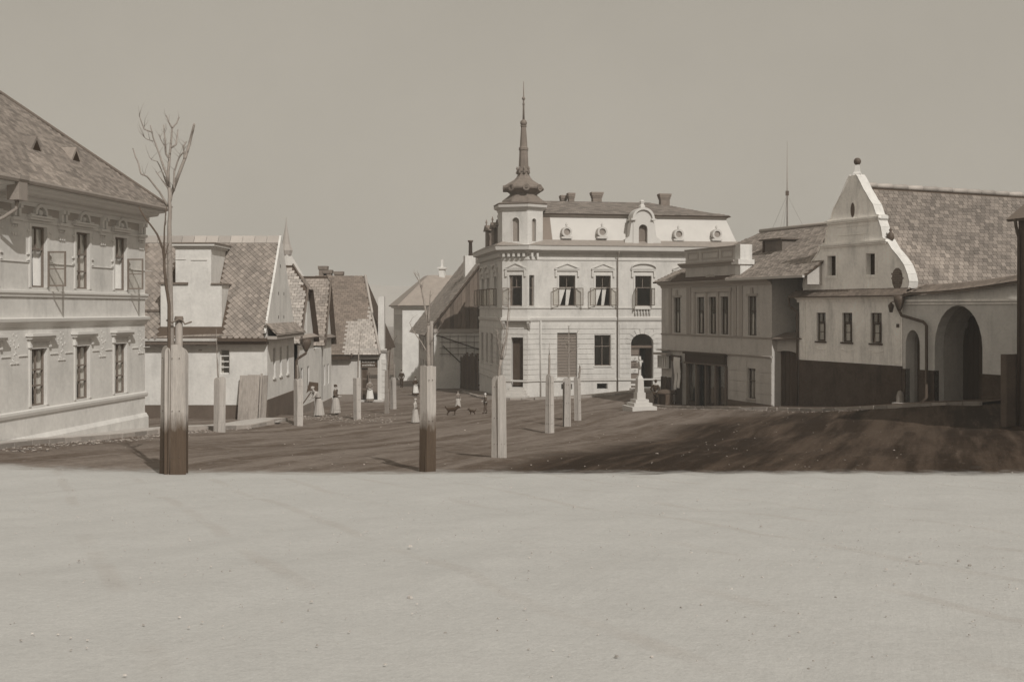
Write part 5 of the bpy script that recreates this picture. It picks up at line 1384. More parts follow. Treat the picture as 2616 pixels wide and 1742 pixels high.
    zt = gz + 6.6 * S; tp = F.pt(c, 0, -.36); fb = Vector((tp.x, tp.y, 0))
    MB().lathe(fb, [(.3, zt - .1), (.3, zt + .1), (.2, zt + .2), (.14, zt + .55), (.05, zt + .6)], 4, R(20), False).build('pinnacle', 'white_plaster', go)
    MB().ball(fb + Vector((0, 0, zt + .75)), .2, 10, 8).build('pinnacle_ball', 'dark_metal', go)
    for x in (2.62, -2.62):
        p = F.pt(c + x * S, 0, -.36); MB().lathe((p.x, p.y, gz + 2.72 * S), [(.1, -.1), (.2, .12), (.16, .3), (.05, .42), (.09, .5), (.02, .62)], 8).build('shoulder_urn', 'dark_metal', go)
    b = MB(); rr = random.Random(5)                           # fallen plaster showing the bricks
    t0, z0 = F.hit(2290, 712)
    MB().ring(F, t0, z0, .001, .37, -.065, -.052, 0, 360, 14, 1.5).build('bare_patch', 'dark_plinth', go)
    for j in range(11):
        for i in range(3):
            tt = t0 - .42 + i * .29 + (.14 if j % 2 else 0); zz = z0 - .6 + j * .115
            if ((tt - t0) / .30) ** 2 + ((zz - z0) / .5) ** 2 < 1.05: MB().box(F, tt - .13, tt + .13, zz, zz + .09, -.06, -.044 + rr.uniform(-.008, .006)).build('brick', 'brick', go)
    # main roof behind the gable: ridge runs back
    rz = gz + 6.0 * S; D = 16; ezz = ez + .1
    R0, R1 = F.pt(c, rz, -th), F.pt(c, rz, -D); Er0, Er1 = F.pt(W + .5, ezz - .1, -th + .3), F.pt(W + .5, ezz - .1, -D); El0, El1 = F.pt(-.5, ezz - .1, -th + .3), F.pt(-.5, ezz - .1, -D)
    rf = MB(); rf.slab([Er0, Er1, R1, R0], .12); rf.slab([El0, El1, R1, R0], .12); ro = rf.build('roof', 'roof_under', h)
    V3 = R0 - Er0; U3 = Er1 - Er0; V3 = V3 - U3.normalized() * V3.dot(U3.normalized())
    tiles(ro, Er0, U3, V3, lambda u, v: True, (.05, 13), (.08, V3.length - .1), .34, .46, .345, .25, 'shingle', 'roof_tile', 'rect', keep=260, rank=lambda u, v: u * .6 + v, seed=72, tilt=.06, jit=.02)
    b = MB(); n = 14
    for k in range(n): a, q = R0.lerp(R1, k / n), R0.lerp(R1, (k + .97) / n); b.tube([a + Vector((0, 0, .05)), q + Vector((0, 0, .08))], [.13, .16], 8)
    b.build('ridge_tile', 'slate_pale', ro)
    # rainwater heads and pipes
    b = MB(); p = F.pt(W + .1, ez - .35, .3); b.lathe(p, [(.06, -.45), (.14, -.3), (.28, .1), (.26, .35)], 8); b.build('rainwater_head', 'dark_metal', h)
    zg = g(F.pt(T(2372), 0).x, F.pt(T(2372), 0).y)
    MB().tube([F.pt(W + .1, ez - .75, .3), F.pt(W + .2, ez - 1.0, .25), F.pt(T(2372) - .15, Z(2368, 822), .2), F.pt(T(2374), Z(2372, 832), .18), F.pt(T(2374), zg + .3, .18), F.pt(T(2373) - .1, zg + .05, .4)], .075, 8).build('downpipe', 'dark_metal', h)
    MB().tube([F.pt(-.4, ez - .05, .4), F.pt(-.4, ez - .5, .35), F.pt(-.05, ez - .85, .1), F.pt(-.06, ez - 1.2, .09), F.pt(-.06, base - 1.3, .09)], .065, 8).build('downpipe', 'dark_metal', h)
    lm = MB(); p = F.pt(W - .35, ez - .55, .4); lm.lathe(p, [(.08, -.3), (.16, .05), (.1, .12), (.02, .22)], 4); lm.tube([p + Vector((0, 0, .2)), F.pt(W - .35, ez - .3, .2), F.pt(W - .35, ez - .35, 0)], .02, 5); lm.build('wall_lantern', 'dark_metal', h)
    # number plate
    t, z = F.hit(2295, 832); MB().box(F, t - .1, t + .1, z - .09, z + .09, .03, .045).build('number_plate', 'frame_dark', h)
    return W
GW = gable_house()

def yard_wall():
    F = GF; T, Z = F.T, F.Z; t0, t1 = GW + .02, T(2612)
    pm = F.pt(t1, 0); base = g(pm.x, pm.y)
    h = thing('arched_yard_wall', 'white yard wall with tall arched gateway and small arched door right of gable house', 'wall', F.pt((t0 + t1) / 2, base))
    zt = lambda t: Z(2310, 752) + .0 + (t - t0) / (t1 - t0) * .45
    d = (T(2313), T(2349), base - 2.4, Z(2331, 843), .75); a = (T(2387), T(2509), base - 2.4, Z(2450, 780), 2.0)
    m = MB(); top = Z(2310, 760); wall(F, t0, t1, base - 2.5, top, [d, a], -.6, -.02, m); m.prism(F, [(t0, top), (t1, top), (t1, zt(t1)), (t0, top + .02)], -.6, -.02); m.build('wall', 'white_plaster', h)
    zp = Z(2360, 945)
    for q0, q1 in ((t0, d[0]), (d[1], a[0]), (a[1], t1)): MB().box(F, q0, q1, base - 2.5, zp, -.3, .03).build('plinth', 'black_plinth', h)
    # deep reveal of the gateway and its gate
    for (w, dep) in ((a, 2.0), (d, .9)):
        ap = arc_pts(w[0], w[1], w[3] - w[4], w[4], 16); b = MB(); pts = [(w[0], w[2])] + ap + [(w[1], w[2])]; c = (w[0] + w[1]) / 2
        for p, q in zip(pts, pts[1:]):
            o = lambda r: (r[0] + (.22 if r[0] > c else -.22), r[1] + (.2 if r[1] > w[2] + .1 else 0))
            b.hexa([F.pt(*p, -dep), F.pt(*q, -dep), F.pt(*o(q), -dep), F.pt(*o(p), -dep), F.pt(*p, -.605), F.pt(*q, -.605), F.pt(*o(q), -.605), F.pt(*o(p), -.605)])
        b.build('gateway_vault', 'grey_plaster', h)
        MB().box(F, w[0] - .4, w[1] + .4, w[2], w[3] + .4, -dep - .1, -dep).build('gate_backing', 'dark_wood', h)
        n = max(4, int((w[1] - w[0]) / .3))
        for i in range(n):
            q0 = w[0] + (w[1] - w[0]) * i / n; q1 = w[0] + (w[1] - w[0]) * (i + 1) / n - .015; mid = (q0 + q1) / 2; s = math.sqrt(max(0, 1 - ((mid - c) / ((w[1] - w[0]) / 2)) ** 2))
            MB().box(F, q0, q1, w[2], w[3] - w[4] + w[4] * s - .02, -dep + .05, -dep + .1).build('gate_plank', 'dark_wood', h)
    # sagging tile coping
    n = 10; b = MB()
    pa = [(t0 + (t1 - t0) * i / n, (zt(t0 + (t1 - t0) * i / n) if i else top) + .06 - .12 * math.sin(math.pi * i / n)) for i in range(n + 1)]
    for (q0, z0), (q1, z1) in zip(pa, pa[1:]): b.hexa([F.pt(q0, z0, -.75), F.pt(q1, z1, -.75), F.pt(q1, z1 - .1, .3), F.pt(q0, z0 - .1, .3), F.pt(q0, z0 + .35, -.75), F.pt(q1, z1 + .35, -.75), F.pt(q1, z1 - .02, .3), F.pt(q0, z0 - .02, .3)])
    co = b.build('coping', 'slate_dark', h); rr = random.Random(8)
    for (q0, z0), (q1, z1) in zip(pa, pa[1:]):
        A, B = F.pt(q0, z0 - .01, .34), F.pt(q1, z1 - .01, .34); A2 = F.pt(q0, z0 + .37, -.75)
        tiles(co, A, B - A, A2 - A, lambda u, v: True, (.05, (B - A).length - .1), (.1, 1.1), .24, .36, .25, .2, 'slate_dark', 'coping_tile', keep=0, seed=rr.randint(0, 99), tilt=.09, jit=.1)
    b = MB(); b.box(F, t0, t1, top - .35, top - .28, -.02, .05); b.box(F, t0, t1, top - .22, top - .12, -.02, .1); b.build('wall_moulding', 'old_plaster', h)
    MB().box(F, d[0] - .3, d[1] + .3, g(F.pt(d[0], 0).x, F.pt(d[0], 0).y) - .3, g(F.pt(d[0], 0).x, F.pt(d[0], 0).y) + .12, -.3, .6).build('door_step', 'stone', h)
    b = MB(); b.lathe(F.pt(d[0] - .15, base - 1.2, .2), [(.22, 0), (.2, .9), (.12, 1.15), (.02, 1.2)], 8); b.build('guard_stone', 'kerb_stone', h)
yard_wall()

def gateway():
    a, b_ = SF.pt(0, 0).to_2d(), GF.pt(0, 0).to_2d(); d = b_ - a; F = Fr(a + SF.n * -.35, d); L = d.length; L = max(L, 1.8)
    base = g(a.x, a.y); h = thing('plank_gateway', 'dark plank gate with low arched head between shop house and gable house', 'gate', F.pt(L / 2, base))
    T, Z = F.T, F.Z; zt = Z(2005, 865); op = (T(1976), T(2038), base - 1.2, Z(2005, 896), .25)
    wall(F, -.2, L + .3, base - 1.2, zt, [op], -.4, 0).build('wall', 'grey_plaster', h)
    n = 7
    for i in range(n): q0 = op[0] + (op[1] - op[0]) * i / n; MB().box(F, q0, op[0] + (op[1] - op[0]) * (i + 1) / n - .015, op[2], op[3] - .02, -.3, -.25).build('gate_plank', 'dark_wood', h)
    m = MB(); m.slab([F.pt(-.1, zt - .02, .45), F.pt(L + .25, zt + .05, .45), F.pt(L + .25, zt + .5, -.5), F.pt(-.1, zt + .3, -.5)], .07); m.build('pent_roof', 'slate_dark', h)
    bw = F.off(-2.5); MB().box(bw, -.5, L + .6, base, Z(2005, 735), -.3, 0).build('rear_wall', 'grey_plaster', h)
gateway()

# ================================================================== the nearer house whose corner closes the view on the right
def near_house():
    c = P(2602, 0, 41.0); U = Vector((.30, -.954)).normalized(); F = Fr(c.to_2d(), U, (-.954, -.30)); base = g(c.x, c.y)
    h = thing('near_house', 'nearer house cut off by the right edge, only its weathered corner showing', 'house', (c.x, c.y, base))
    ez = P(0, 560, 41).z; L = 13
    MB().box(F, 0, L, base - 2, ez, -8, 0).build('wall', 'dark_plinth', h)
    MB().sweep([F.pt(0, 0).to_2d(), F.pt(L, 0).to_2d()], [(-.1, base - 2), (.06, base - 2), (.06, base + 1.5), (-.1, base + 1.52)]).build('plinth', 'black_plinth', h)
    e = .3; A, B = F.pt(-e, ez, e), F.pt(L, ez, e); A2, B2 = F.pt(-e + .8, ez + 3.6, -4), F.pt(L, ez + 3.6, -4); C, D = F.pt(-e, ez, -8.5), F.pt(L, ez, -8.5)
    rf = MB(); rf.slab([A, B, B2, A2], .12); rf.slab([C, D, B2, A2], .12); rf.slab([A, C, A2], .12); rf.build('roof', 'slate_dark', h)
    MB().tube([F.pt(.1, ez, .25), F.pt(.1, ez - .3, .2), F.pt(.1, ez - .7, .08), F.pt(.1, base, .1)], .06, 8).build('downpipe', 'dark_metal', h)
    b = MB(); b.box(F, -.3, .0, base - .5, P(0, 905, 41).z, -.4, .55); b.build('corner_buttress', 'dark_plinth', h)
near_house()

RO = [SF.pt(SLn - .3, 0).to_2d(), SF.pt(0, 0).to_2d(), GF.pt(0, 0).to_2d(), GF.pt(GW, 0).to_2d(), GF.pt(GF.T(2600), 0).to_2d()]
pv, rows = ribbon('pavement_right', RO, .05, 2.3, .1, 'pavement_dark', 'dark pavement with pale kerb along the right houses')
kerb(rows, pv)

# ================================================================== tall mast with guy wires behind the shop house roof
mx = P(2011, 0, 72.5)
ms = thing('guyed_mast', 'thin guyed mast rising behind the grey shop house roof', 'mast', (mx.x, mx.y, 4.5))
Zq = lambda s: P(0, s, 72.5).z
MB().tube([(mx.x, mx.y, Zq(640)), (mx.x, mx.y, Zq(494)), (mx.x, mx.y, Zq(361))], [.05, .04, .012], 6).build('pole', 'grey_metal', ms)
MB().box(Fr((mx.x, mx.y), (1, 0)), -.1, .1, Zq(500), Zq(488), -.05, .05).build('collar', 'dark_metal', ms)
for s, dy in ((1972, -2), (1990, 3), (2028, 3), (2040, -2)): MB().tube([(mx.x, mx.y, Zq(498)), (P(s, 0, 72.5).x, mx.y + dy, Zq(600))], .008, 4).build('guy_wire', 'grey_metal', ms)

# ================================================================== young trees in board guards
GRP_T, GRP_G = 'young trees planted round the square', 'board guards round the young trees'
def branch(mb, pts, r0, r1, d, rr, spread=.0):
    """a limb through photograph points at distance d, wandering in depth"""
    k = len(pts); out = []; dy = 0.0
    for i, (sx, sy) in enumerate(pts):
        p = P(sx, sy, d); dy += rr.uniform(-1, 1) * spread if i else 0
        out.append(p + Vector((p.x / d * dy, dy, (p.z - CAMZ) / d * dy)))
    # a little unevenness
    fine = []
    for a, b in zip(out, out[1:]):
        n = max(1, min(5, int((b - a).length / .12)))
        for j in range(n): fine.append(a.lerp(b, j / n) + Vector((rr.uniform(-1, 1), rr.uniform(-1, 1), 0)) * .006)
    fine.append(out[-1])
    m = len(fine)
    mb.tube(fine, [r0 + (r1 - r0) * i / (m - 1) for i in range(m)], 7)
    return out

def twigs(mb, pts3, rr, n, ln, r):
    for _ in range(n):
        i = rr.randrange(len(pts3) - 1); p = pts3[i].lerp(pts3[i + 1], rr.random())
        a = rr.uniform(0, 6.28); q = p + Vector((math.cos(a) * .6, math.sin(a) * .6, rr.uniform(.4, 1.1))) * ln * rr.uniform(.5, 1)
        m = p.lerp(q, .5) + Vector((rr.uniform(-1, 1), rr.uniform(-1, 1), rr.uniform(-1, 1))) * ln * .08
        mb.tube([p, m, q], [r, r * .7, r * .3], 4)

def guard(label, sx, d, top, wid, h_extra=0.0, material='board', n=3, yaw=0.0, round_top=True, seed=1):
    """boards nailed up round a trunk"""
    rr = random.Random(seed); c = P(sx, 0, d); zb = g(c.x, c.y) - .1; zt = P(0, top, d).z
    o = thing('tree_guard', label, 'tree guard', (c.x, c.y, zb + .1), GRP_G)
    for k in range(n):
        a = R(yaw) + [R(-128), R(-50), R(90)][k] if n == 3 else R(yaw) + R(-90) + k * R(90)
        nn = Vector((math.cos(a), math.sin(a))); F = Fr(c.to_2d() + nn * wid * .30, (-nn.y, nn.x), nn); w = wid * .36
        z1 = zt + rr.uniform(-.05, .03) - (.04 if k == 2 else 0); taper = 1.0
        ap = arc_pts(-w * .93, w * .93, z1 - w * .8, w * .8, 8) if round_top else [(-w * .93, z1 - .02), (0, z1), (w * .93, z1 - .03)]
        lx, ln_ = rr.uniform(-.05, .05), rr.uniform(-.02, .05); gb = MB().prism(F, [(-w, zb), (w * rr.uniform(.93, 1), zb)] + ap[::-1], 0, .03)
        for v in gb.v:
            kz = (v.z - zb) / (zt - zb); v.x += F.u.x * lx * kz - F.n.x * ln_ * kz; v.y += F.u.y * lx * kz - F.n.y * ln_ * kz
        gb.build('guard_board', material, o)
        nl = MB()
        for z in (zb + .5, (zb + zt) / 2, zt - .35):
            for q in (-w * .3, w * .35): nl.lathe((F.pt(q, z, .03).x, F.pt(q, z, .03).y, z), [(.011, -.011), (.011, .011)], 5)
        nl.build('nail_head', 'dark_metal', o, kind='stuff')
    return o, c, zb, zt

def tree(label, sx, d, limbs, seed, tw=8, tl=.5, tr=.008, spread=.12, material='bark', stake=None, rs=1.0):
    rr = random.Random(seed); c = P(sx, 0, d); zb = g(c.x, c.y)
    o = thing('young_tree', label, 'tree', (c.x, c.y, zb), GRP_T)
    first = True
    for pts, r0, r1 in limbs:
        m = MB(); r0 *= rs; r1 *= rs
        if first:
            sy0 = HY + (CAMZ - zb + .1) / d * FPX
            p3 = branch(m, [(sx, sy0)] + list(pts), r0, r1, d, rr, 0.0); m.build('trunk', material, o); first = False
        else:
            p3 = branch(m, pts, r0, r1, d, rr, spread); twigs(m, p3, rr, tw, tl, tr); m.build('branch', material, o)
    if stake:
        (s0, t0, t1, r, cap) = stake; p0 = P(s0, t0, d + .12); p1 = P(s0, t1, d + .12)
        MB().tube([Vector((p1.x, p1.y, zb)), p1, p0], r, 8).build('stake', 'board_worn', o)
    return o

z1 = lambda x, y: (30 + x * .3189, 260 + y * .3189)
z6 = lambda x, y: (950 + x * .3827, 640 + y * .3827)
z8 = lambda x, y: (1200 + x * .3062, 600 + y * .3062)
D0 = 27.0
guard('wide board guard round the nearest tree at left, shade painted dark at its foot', 443, D0, 878, .73, material='board_foot_shade_near', yaw=-12, seed=1)
L = lambda *p: [z1(*q) for q in p]
tree('nearest bare tree with forked top before the white slate roofed house', 443, D0, [
    (L((1275, 1900), (1272, 1568), (1262, 1100), (1268, 880), (1264, 760), (1262, 690)), .062, .026),
    (L((1266, 790), (1276, 745), (1300, 690), (1335, 590), (1390, 450), (1428, 320), (1448, 235), (1462, 180)), .036, .02),
    (L((1385, 460), (1382, 395), (1376, 360), (1400, 322)), .025, .012),
    (L((1264, 800), (1262, 745), (1255, 640), (1254, 550), (1265, 430), (1276, 320), (1285, 212), (1320, 172), (1340, 125)), .03, .012),
    (L((1285, 212), (1256, 165), (1240, 108)), .016, .006),
    (L((1274, 372), (1316, 345), (1332, 222)), .018, .008),
    (L((1258, 450), (1236, 420), (1226, 300), (1218, 188)), .02, .009),
    (L((1230, 362), (1196, 312), (1180, 262)), .012, .005),
    (L((1252, 660), (1240, 580), (1170, 390), (1135, 290), (1110, 190)), .024, .009),
    (L((1124, 245), (1062, 222), (1036, 160), (1020, 108)), .014, .007),
    (L((1135, 318), (1082, 300), (1050, 276)), .009, .005),
    (L((1246, 670), (1205, 560), (1168, 480), (1120, 466), (1100, 440)), .014, .006),
    (L((1250, 690), (1200, 620), (1155, 560)), .014, .008),
    (L((1250, 830), (1182, 722), (1086, 600), (1036, 580), (1010, 480), (992, 440), (970, 375)), .02, .01),
    (L((1300, 700), (1302, 560), (1340, 450), (1386, 392)), .02, .01),
    ], 11, tw=4, tl=.38, tr=.007, spread=.2, rs=1.46)
tree('dark thin second stem leaning beside the nearest forked tree', 432, D0 - .25, [
    (L((1262, 1620), (1248, 1540), (1228, 1400), (1222, 1280), (1212, 1180), (1166, 1062), (1060, 920), (1018, 842)), .034, .012),
    (L((1222, 1280), (1240, 1200), (1260, 1130)), .014, .006), (L((1222, 1300), (1222, 1100), (1228, 950), (1240, 840)), .02, .008)], 12, tw=2, tl=.3, tr=.008, material='bark_dark', rs=1.4)
m = MB(); q = P(443, 815, D0)
st = thing('tree_stake', 'pale stake tied with rope to the nearest tree', 'stake', (P(457, 0, D0).x, D0 + .2, g(q.x, q.y)))
p0 = P(457, 812, D0 + .05); MB().tube([Vector((p0.x, p0.y, g(p0.x, p0.y))), p0], .09, 10).build('post', 'board_worn', st)
m = MB(); m.tube([P(425, 818, D0 - .15), P(440, 824, D0 - .17), P(457, 815, D0 - .1), P(466, 818, D0 - .05), P(472, 828, D0 - .05), P(490, 822, D0)], .022, 6); m.lathe(P(457, 814, D0 + .05), [(.11, -.06), (.115, 0), (.1, .06)], 10); m.build('rope', 'rope', st)

D1 = 28.0
guard('board guard with shade painted on its foot round the thin sapling in the middle', 1093, D1, 935, .43, material='board_foot_shade_mid', yaw=-8, round_top=False, seed=2)
L = lambda *p: [z6(*q) for q in p]
tree('thin bare sapling in the middle before the side street', 1093, D1, [
    (L((376, 900), (377, 760), (375, 600), (378, 500)), .075, .04),
    (L((378, 500), (366, 440), (348, 340), (330, 250), (312, 200), (280, 148)), .035, .009),
    (L((376, 480), (384, 380), (388, 300), (392, 268)), .025, .008), (L((330, 250), (318, 180), (312, 150)), .01, .004),
    (L((370, 680), (330, 610), (300, 570), (262, 510), (252, 480)), .02, .006), (L((376, 640), (400, 600), (418, 560)), .012, .005)], 13, tw=3, tl=.4, tr=.007,
    stake=(1102, 820, 870, .05, 0))
m = MB(); m.lathe(P(1093, 903, D1), [(.1, -.03), (.1, .03)], 8); 
D2 = 32.0
guard('two board guard standing right of the dog, near the road edge', 1275, D2, 957, .44, yaw=0, seed=3)
tree('bare sapling leaning against the corner of the town house', 1275, D2, [
    ([z8(245, 1200), z8(248, 1100), z8(262, 1040)], .06, .04), ([z8(262, 1040), z8(300, 880), z8(312, 760), z8(322, 640), z8(332, 440)], .035, .01),
    ([z8(262, 1045), z8(290, 800), z8(250, 700), z8(210, 660)], .018, .006), ([z8(250, 1100), z8(300, 990), z8(345, 540)], .012, .004), ([z8(262, 1040), z8(240, 900), z8(228, 780)], .014, .005)], 14, tw=5, tl=.5, tr=.007)
SM = [(1404, 47.7, 957, .40, 'board guard, leftmost of three before the town house front', 'slim sapling stub, leftmost of three before the town house front', [([z8(662, 1180), z8(664, 1000)], .06, .045), ([z8(664, 1005), z8(662, 950), z8(668, 900)], .02, .006)], 0),
      (1449, 52.0, 963, .44, 'board guard, middle one of three before the town house front', 'sapling with star shaped twigs before the dark roller shutter', [([z8(826, 1180), z8(826, 1000), z8(826, 880)], .055, .035), ([z8(826, 880), z8(828, 800), z8(826, 755)], .03, .01), ([z8(826, 960), z8(790, 930), z8(745, 905)], .018, .006), ([z8(826, 985), z8(870, 950), z8(905, 935)], .016, .006), ([z8(826, 925), z8(790, 880), z8(760, 862)], .014, .005), ([z8(826, 900), z8(860, 860), z8(885, 838)], .014, .005), ([z8(826, 940), z8(800, 900), z8(775, 850)], .012, .004)], 4),
      (1476, 56.0, 964, .36, 'board guard, rightmost of three before the town house front', 'short bare stake of a sapling, rightmost of three before the town house', [([z8(912, 1200), z8(920, 1100)], .06, .05), ([z8(920, 1110), z8(918, 1085)], .03, .02)], 0)]
for i, (sx, d, top, w, l1, l2, limbs, tw) in enumerate(SM):
    guard(l1, sx, d, top, w, yaw=(0, 40, 8)[i], seed=20 + i); tree(l2, sx, d, limbs, 30 + i, tw=tw, tl=.4, tr=.008, spread=.25)
z4 = lambda x, y: (500 + x * .2551, 820 + y * .2551)
SL = [(561, 43.6, 963, .46, 'pale board guard left of the leaning plank stack', 'thin sapling by the window of the slate roofed house', [([z4(225, 560), z4(215, 400)], .04, .03), ([z4(215, 400), z4(210, 220), z4(205, 80)], .02, .006)], 2),
      (763, 50.0, 966, .42, 'board guard before the bent rainwater pipe', 'sapling tied up before the bent rainwater pipe', [([z4(1020, 580), z4(1018, 440)], .05, .035), ([z4(1018, 440), z4(1030, 330), z4(1045, 250)], .02, .006)], 3),
      (913, 56.0, 965, .38, 'board guard beside the shop doorway with the woman', 'slender sapling before the shop doorway', [([z4(1625, 560), z4(1632, 330)], .045, .03), ([z4(1632, 330), z4(1645, 200), z4(1662, 70)], .022, .006)], 4),
      (988, 62.5, 944, .26, 'narrow dark board guard in the mouth of the side street', 'bare sapling with upright twigs in the mouth of the side street', [([z6(112, 800), z6(122, 660)], .05, .03), ([z6(122, 660), z6(150, 600), z6(165, 570)], .018, .006), ([z6(120, 700), z6(118, 620), z6(110, 560)], .016, .006)], 6),
      (1005, 68.0, 962, .40, 'short pale board guard beside the far side street', 'farthest sapling beside the side street', [([z6(150, 840), z6(152, 760)], .04, .03), ([z6(152, 765), z6(140, 700), z6(128, 650)], .016, .006)], 5)]
for i, (sx, d, top, w, l1, l2, limbs, tw) in enumerate(SL):
    guard(l1, sx, d, top, w, yaw=(6, -6, 0, 20, 0)[i], seed=40 + i, material='board_worn' if i == 3 else 'board', round_top=i != 2); tree(l2, sx, d, limbs, 50 + i, tw=tw, tl=.45, tr=.008, spread=.25, material='bark_dark' if i == 3 else 'bark')

# ================================================================== leaning planks, the fallen board, and the board on a post
o = thing('plank_stack', 'stack of tall rough planks leaning upright against the white house wall', 'planks', (P(640, 0, 52).x, 52.3, g(P(640, 0, 52).x, 52.3)))
rr = random.Random(9)
for i, (s0, s1, top) in enumerate(((607, 627, 960), (627, 648, 958), (648, 658, 957), (659, 664, 957), (665, 678, 958))):
    a, b_ = P(s0, 0, 52.2).x, P(s1, 0, 52.2).x; yb = 52.15 + (.1 if i > 2 else 0); zb = g((a + b_) / 2, 52) - .05; zt = P(0, top, 52.3).z + rr.uniform(-.04, .04)
    MB().hexa([(a, yb, zb), (b_, yb, zb), (b_, yb + .06, zb), (a, yb + .06, zb), (a, yb + .5, zt), (b_, yb + .5, zt), (b_, yb + .56, zt), (a, yb + .56, zt)]).build('plank', 'board_worn', o)
c = P(690, 1076, 50.2); o = MB().hexa([c + Vector(q) for q in ((-.5, -.2, .0), (.45, -.3, .0), (.5, .15, .0), (-.4, .3, .0), (-.5, -.2, .05), (.45, -.3, .05), (.5, .15, .07), (-.4, .3, .06))]).build('fallen_board', 'board', None)
o.location.z = g(c.x, c.y) - c.z + .0; tag(o, 'pale short board lying flat on the earth by the planks', 'board')
d = 58.5; c = P(803, 0, d); zb = g(c.x, c.y)
o = thing('notice_board', 'dark tilted board on a slanting prop behind the person in pale dress', 'board', (c.x, c.y, zb))
F = Fr(c.to_2d(), (1, .1)); z = lambda s: P(0, s, d).z; x = lambda s: P(s, 0, d).x - c.x
MB().prism(F, [(x(783), z(1004)), (x(790), z(975)), (x(813), z(978)), (x(813), z(999)), (x(800), z(1001)), (x(797), z(998)), (x(789), z(999))], -.05, .03).build('board_face', 'dark_wood', o)
MB().tube([F.pt(x(795), z(1001), -.04), F.pt(x(771), z(1036), .3), Vector((P(766, 0, d).x, d - .4, zb))], .035, 6).build('prop', 'dark_wood', o)
MB().tube([F.pt(x(806), z(998), -.08), Vector((c.x + x(806), c.y + .1, zb))], .04, 6).build('post', 'dark_wood', o)

# ================================================================== wayside cross on stepped base
def cross():
    d = 65.5; c = P(1634, 0, d); zb = g(c.x, c.y); F = Fr(c.to_2d(), (.96, .28)); px = 1 / FPX * d; m = lambda q: q * .2168 * px
    o = thing('stone_cross', 'white stone wayside cross on stepped base before the town house', 'monument', (c.x, c.y, zb))
    zz = zb - .1
    for hw, hh in ((.78, .28 + .1), (.58, .2), (.42, .2)):
        MB().box(F, -hw, hw, zz, zz + hh - .002, -hw, hw).build('step', 'white_stone', o); zz += hh
    b = MB(); b.box(F, -.27, .27, zz, zz + .4, -.27, .27); b.build('pedestal_base', 'white_stone', o); zz += .402
    b = MB(); w0, w1 = .21, .18; b.hexa([F.pt(-w0, zz, -w0), F.pt(w0, zz, -w0), F.pt(w0, zz, w0), F.pt(-w0, zz, w0), F.pt(-w1, zz + .8, -w1), F.pt(w1, zz + .8, -w1), F.pt(w1, zz + .8, w1), F.pt(-w1, zz + .8, w1)])
    zz += .8; b.hexa([F.pt(-.18, zz, -.18), F.pt(.18, zz, -.18), F.pt(.18, zz, .18), F.pt(-.18, zz, .18), F.pt(-.1, zz + .2, -.1), F.pt(.1, zz + .2, -.1), F.pt(.1, zz + .2, .1), F.pt(-.1, zz + .2, .1)]); b.build('pedestal', 'white_stone', o); zz += .2
    b = MB(); b.hexa([F.pt(-.07, zz, -.07), F.pt(.07, zz, -.07), F.pt(.07, zz, .07), F.pt(-.07, zz, .07), F.pt(-.06, zz + 1.15, -.07), F.pt(.06, zz + 1.15, -.07), F.pt(.06, zz + 1.15, .07), F.pt(-.06, zz + 1.15, .07)])
    b.box(F, -.2, .2, zz + .78, zz + .9, -.06, .06); b.build('cross_shaft', 'white_stone', o)
    b = MB(); b.ball(F.pt(0, zz + .95, .1), .07, 8, 6); b.tube([F.pt(0, zz + .88, .1), F.pt(.01, zz + .62, .11), F.pt(-.01, zz + .4, .1)], [.08, .07, .04], 6); b.tube([F.pt(-.18, zz + .88, .08), F.pt(0, zz + .84, .1), F.pt(.18, zz + .88, .08)], .03, 5); b.build('carved_figure', 'white_stone', o)
cross()

# ================================================================== people and animals
def skinned(name, V, E, rad, material, parent, sub=1):
    me = bpy.data.meshes.new(name); me.from_pydata([tuple(v) for v in V], E, [])
    o = bpy.data.objects.new(name, me); COL.objects.link(o); o.parent = parent
    sk = o.modifiers.new('skin', 'SKIN'); sk.use_smooth_shade = True
    if not me.skin_vertices: me.attributes
    bm = bmesh.new(); bm.from_mesh(me); lay = bm.verts.layers.skin.verify(); bm.verts.ensure_lookup_table()
    for i, r in enumerate(rad):
        r = r if isinstance(r, tuple) else (r, r); bm.verts[i][lay].radius = r; bm.verts[i][lay].use_root = (i == 0)
    bm.to_mesh(me); bm.free()
    ss = o.modifiers.new('smooth', 'SUBSURF'); ss.levels = sub; ss.render_levels = sub
    me.materials.append(MATS[material])
    return o

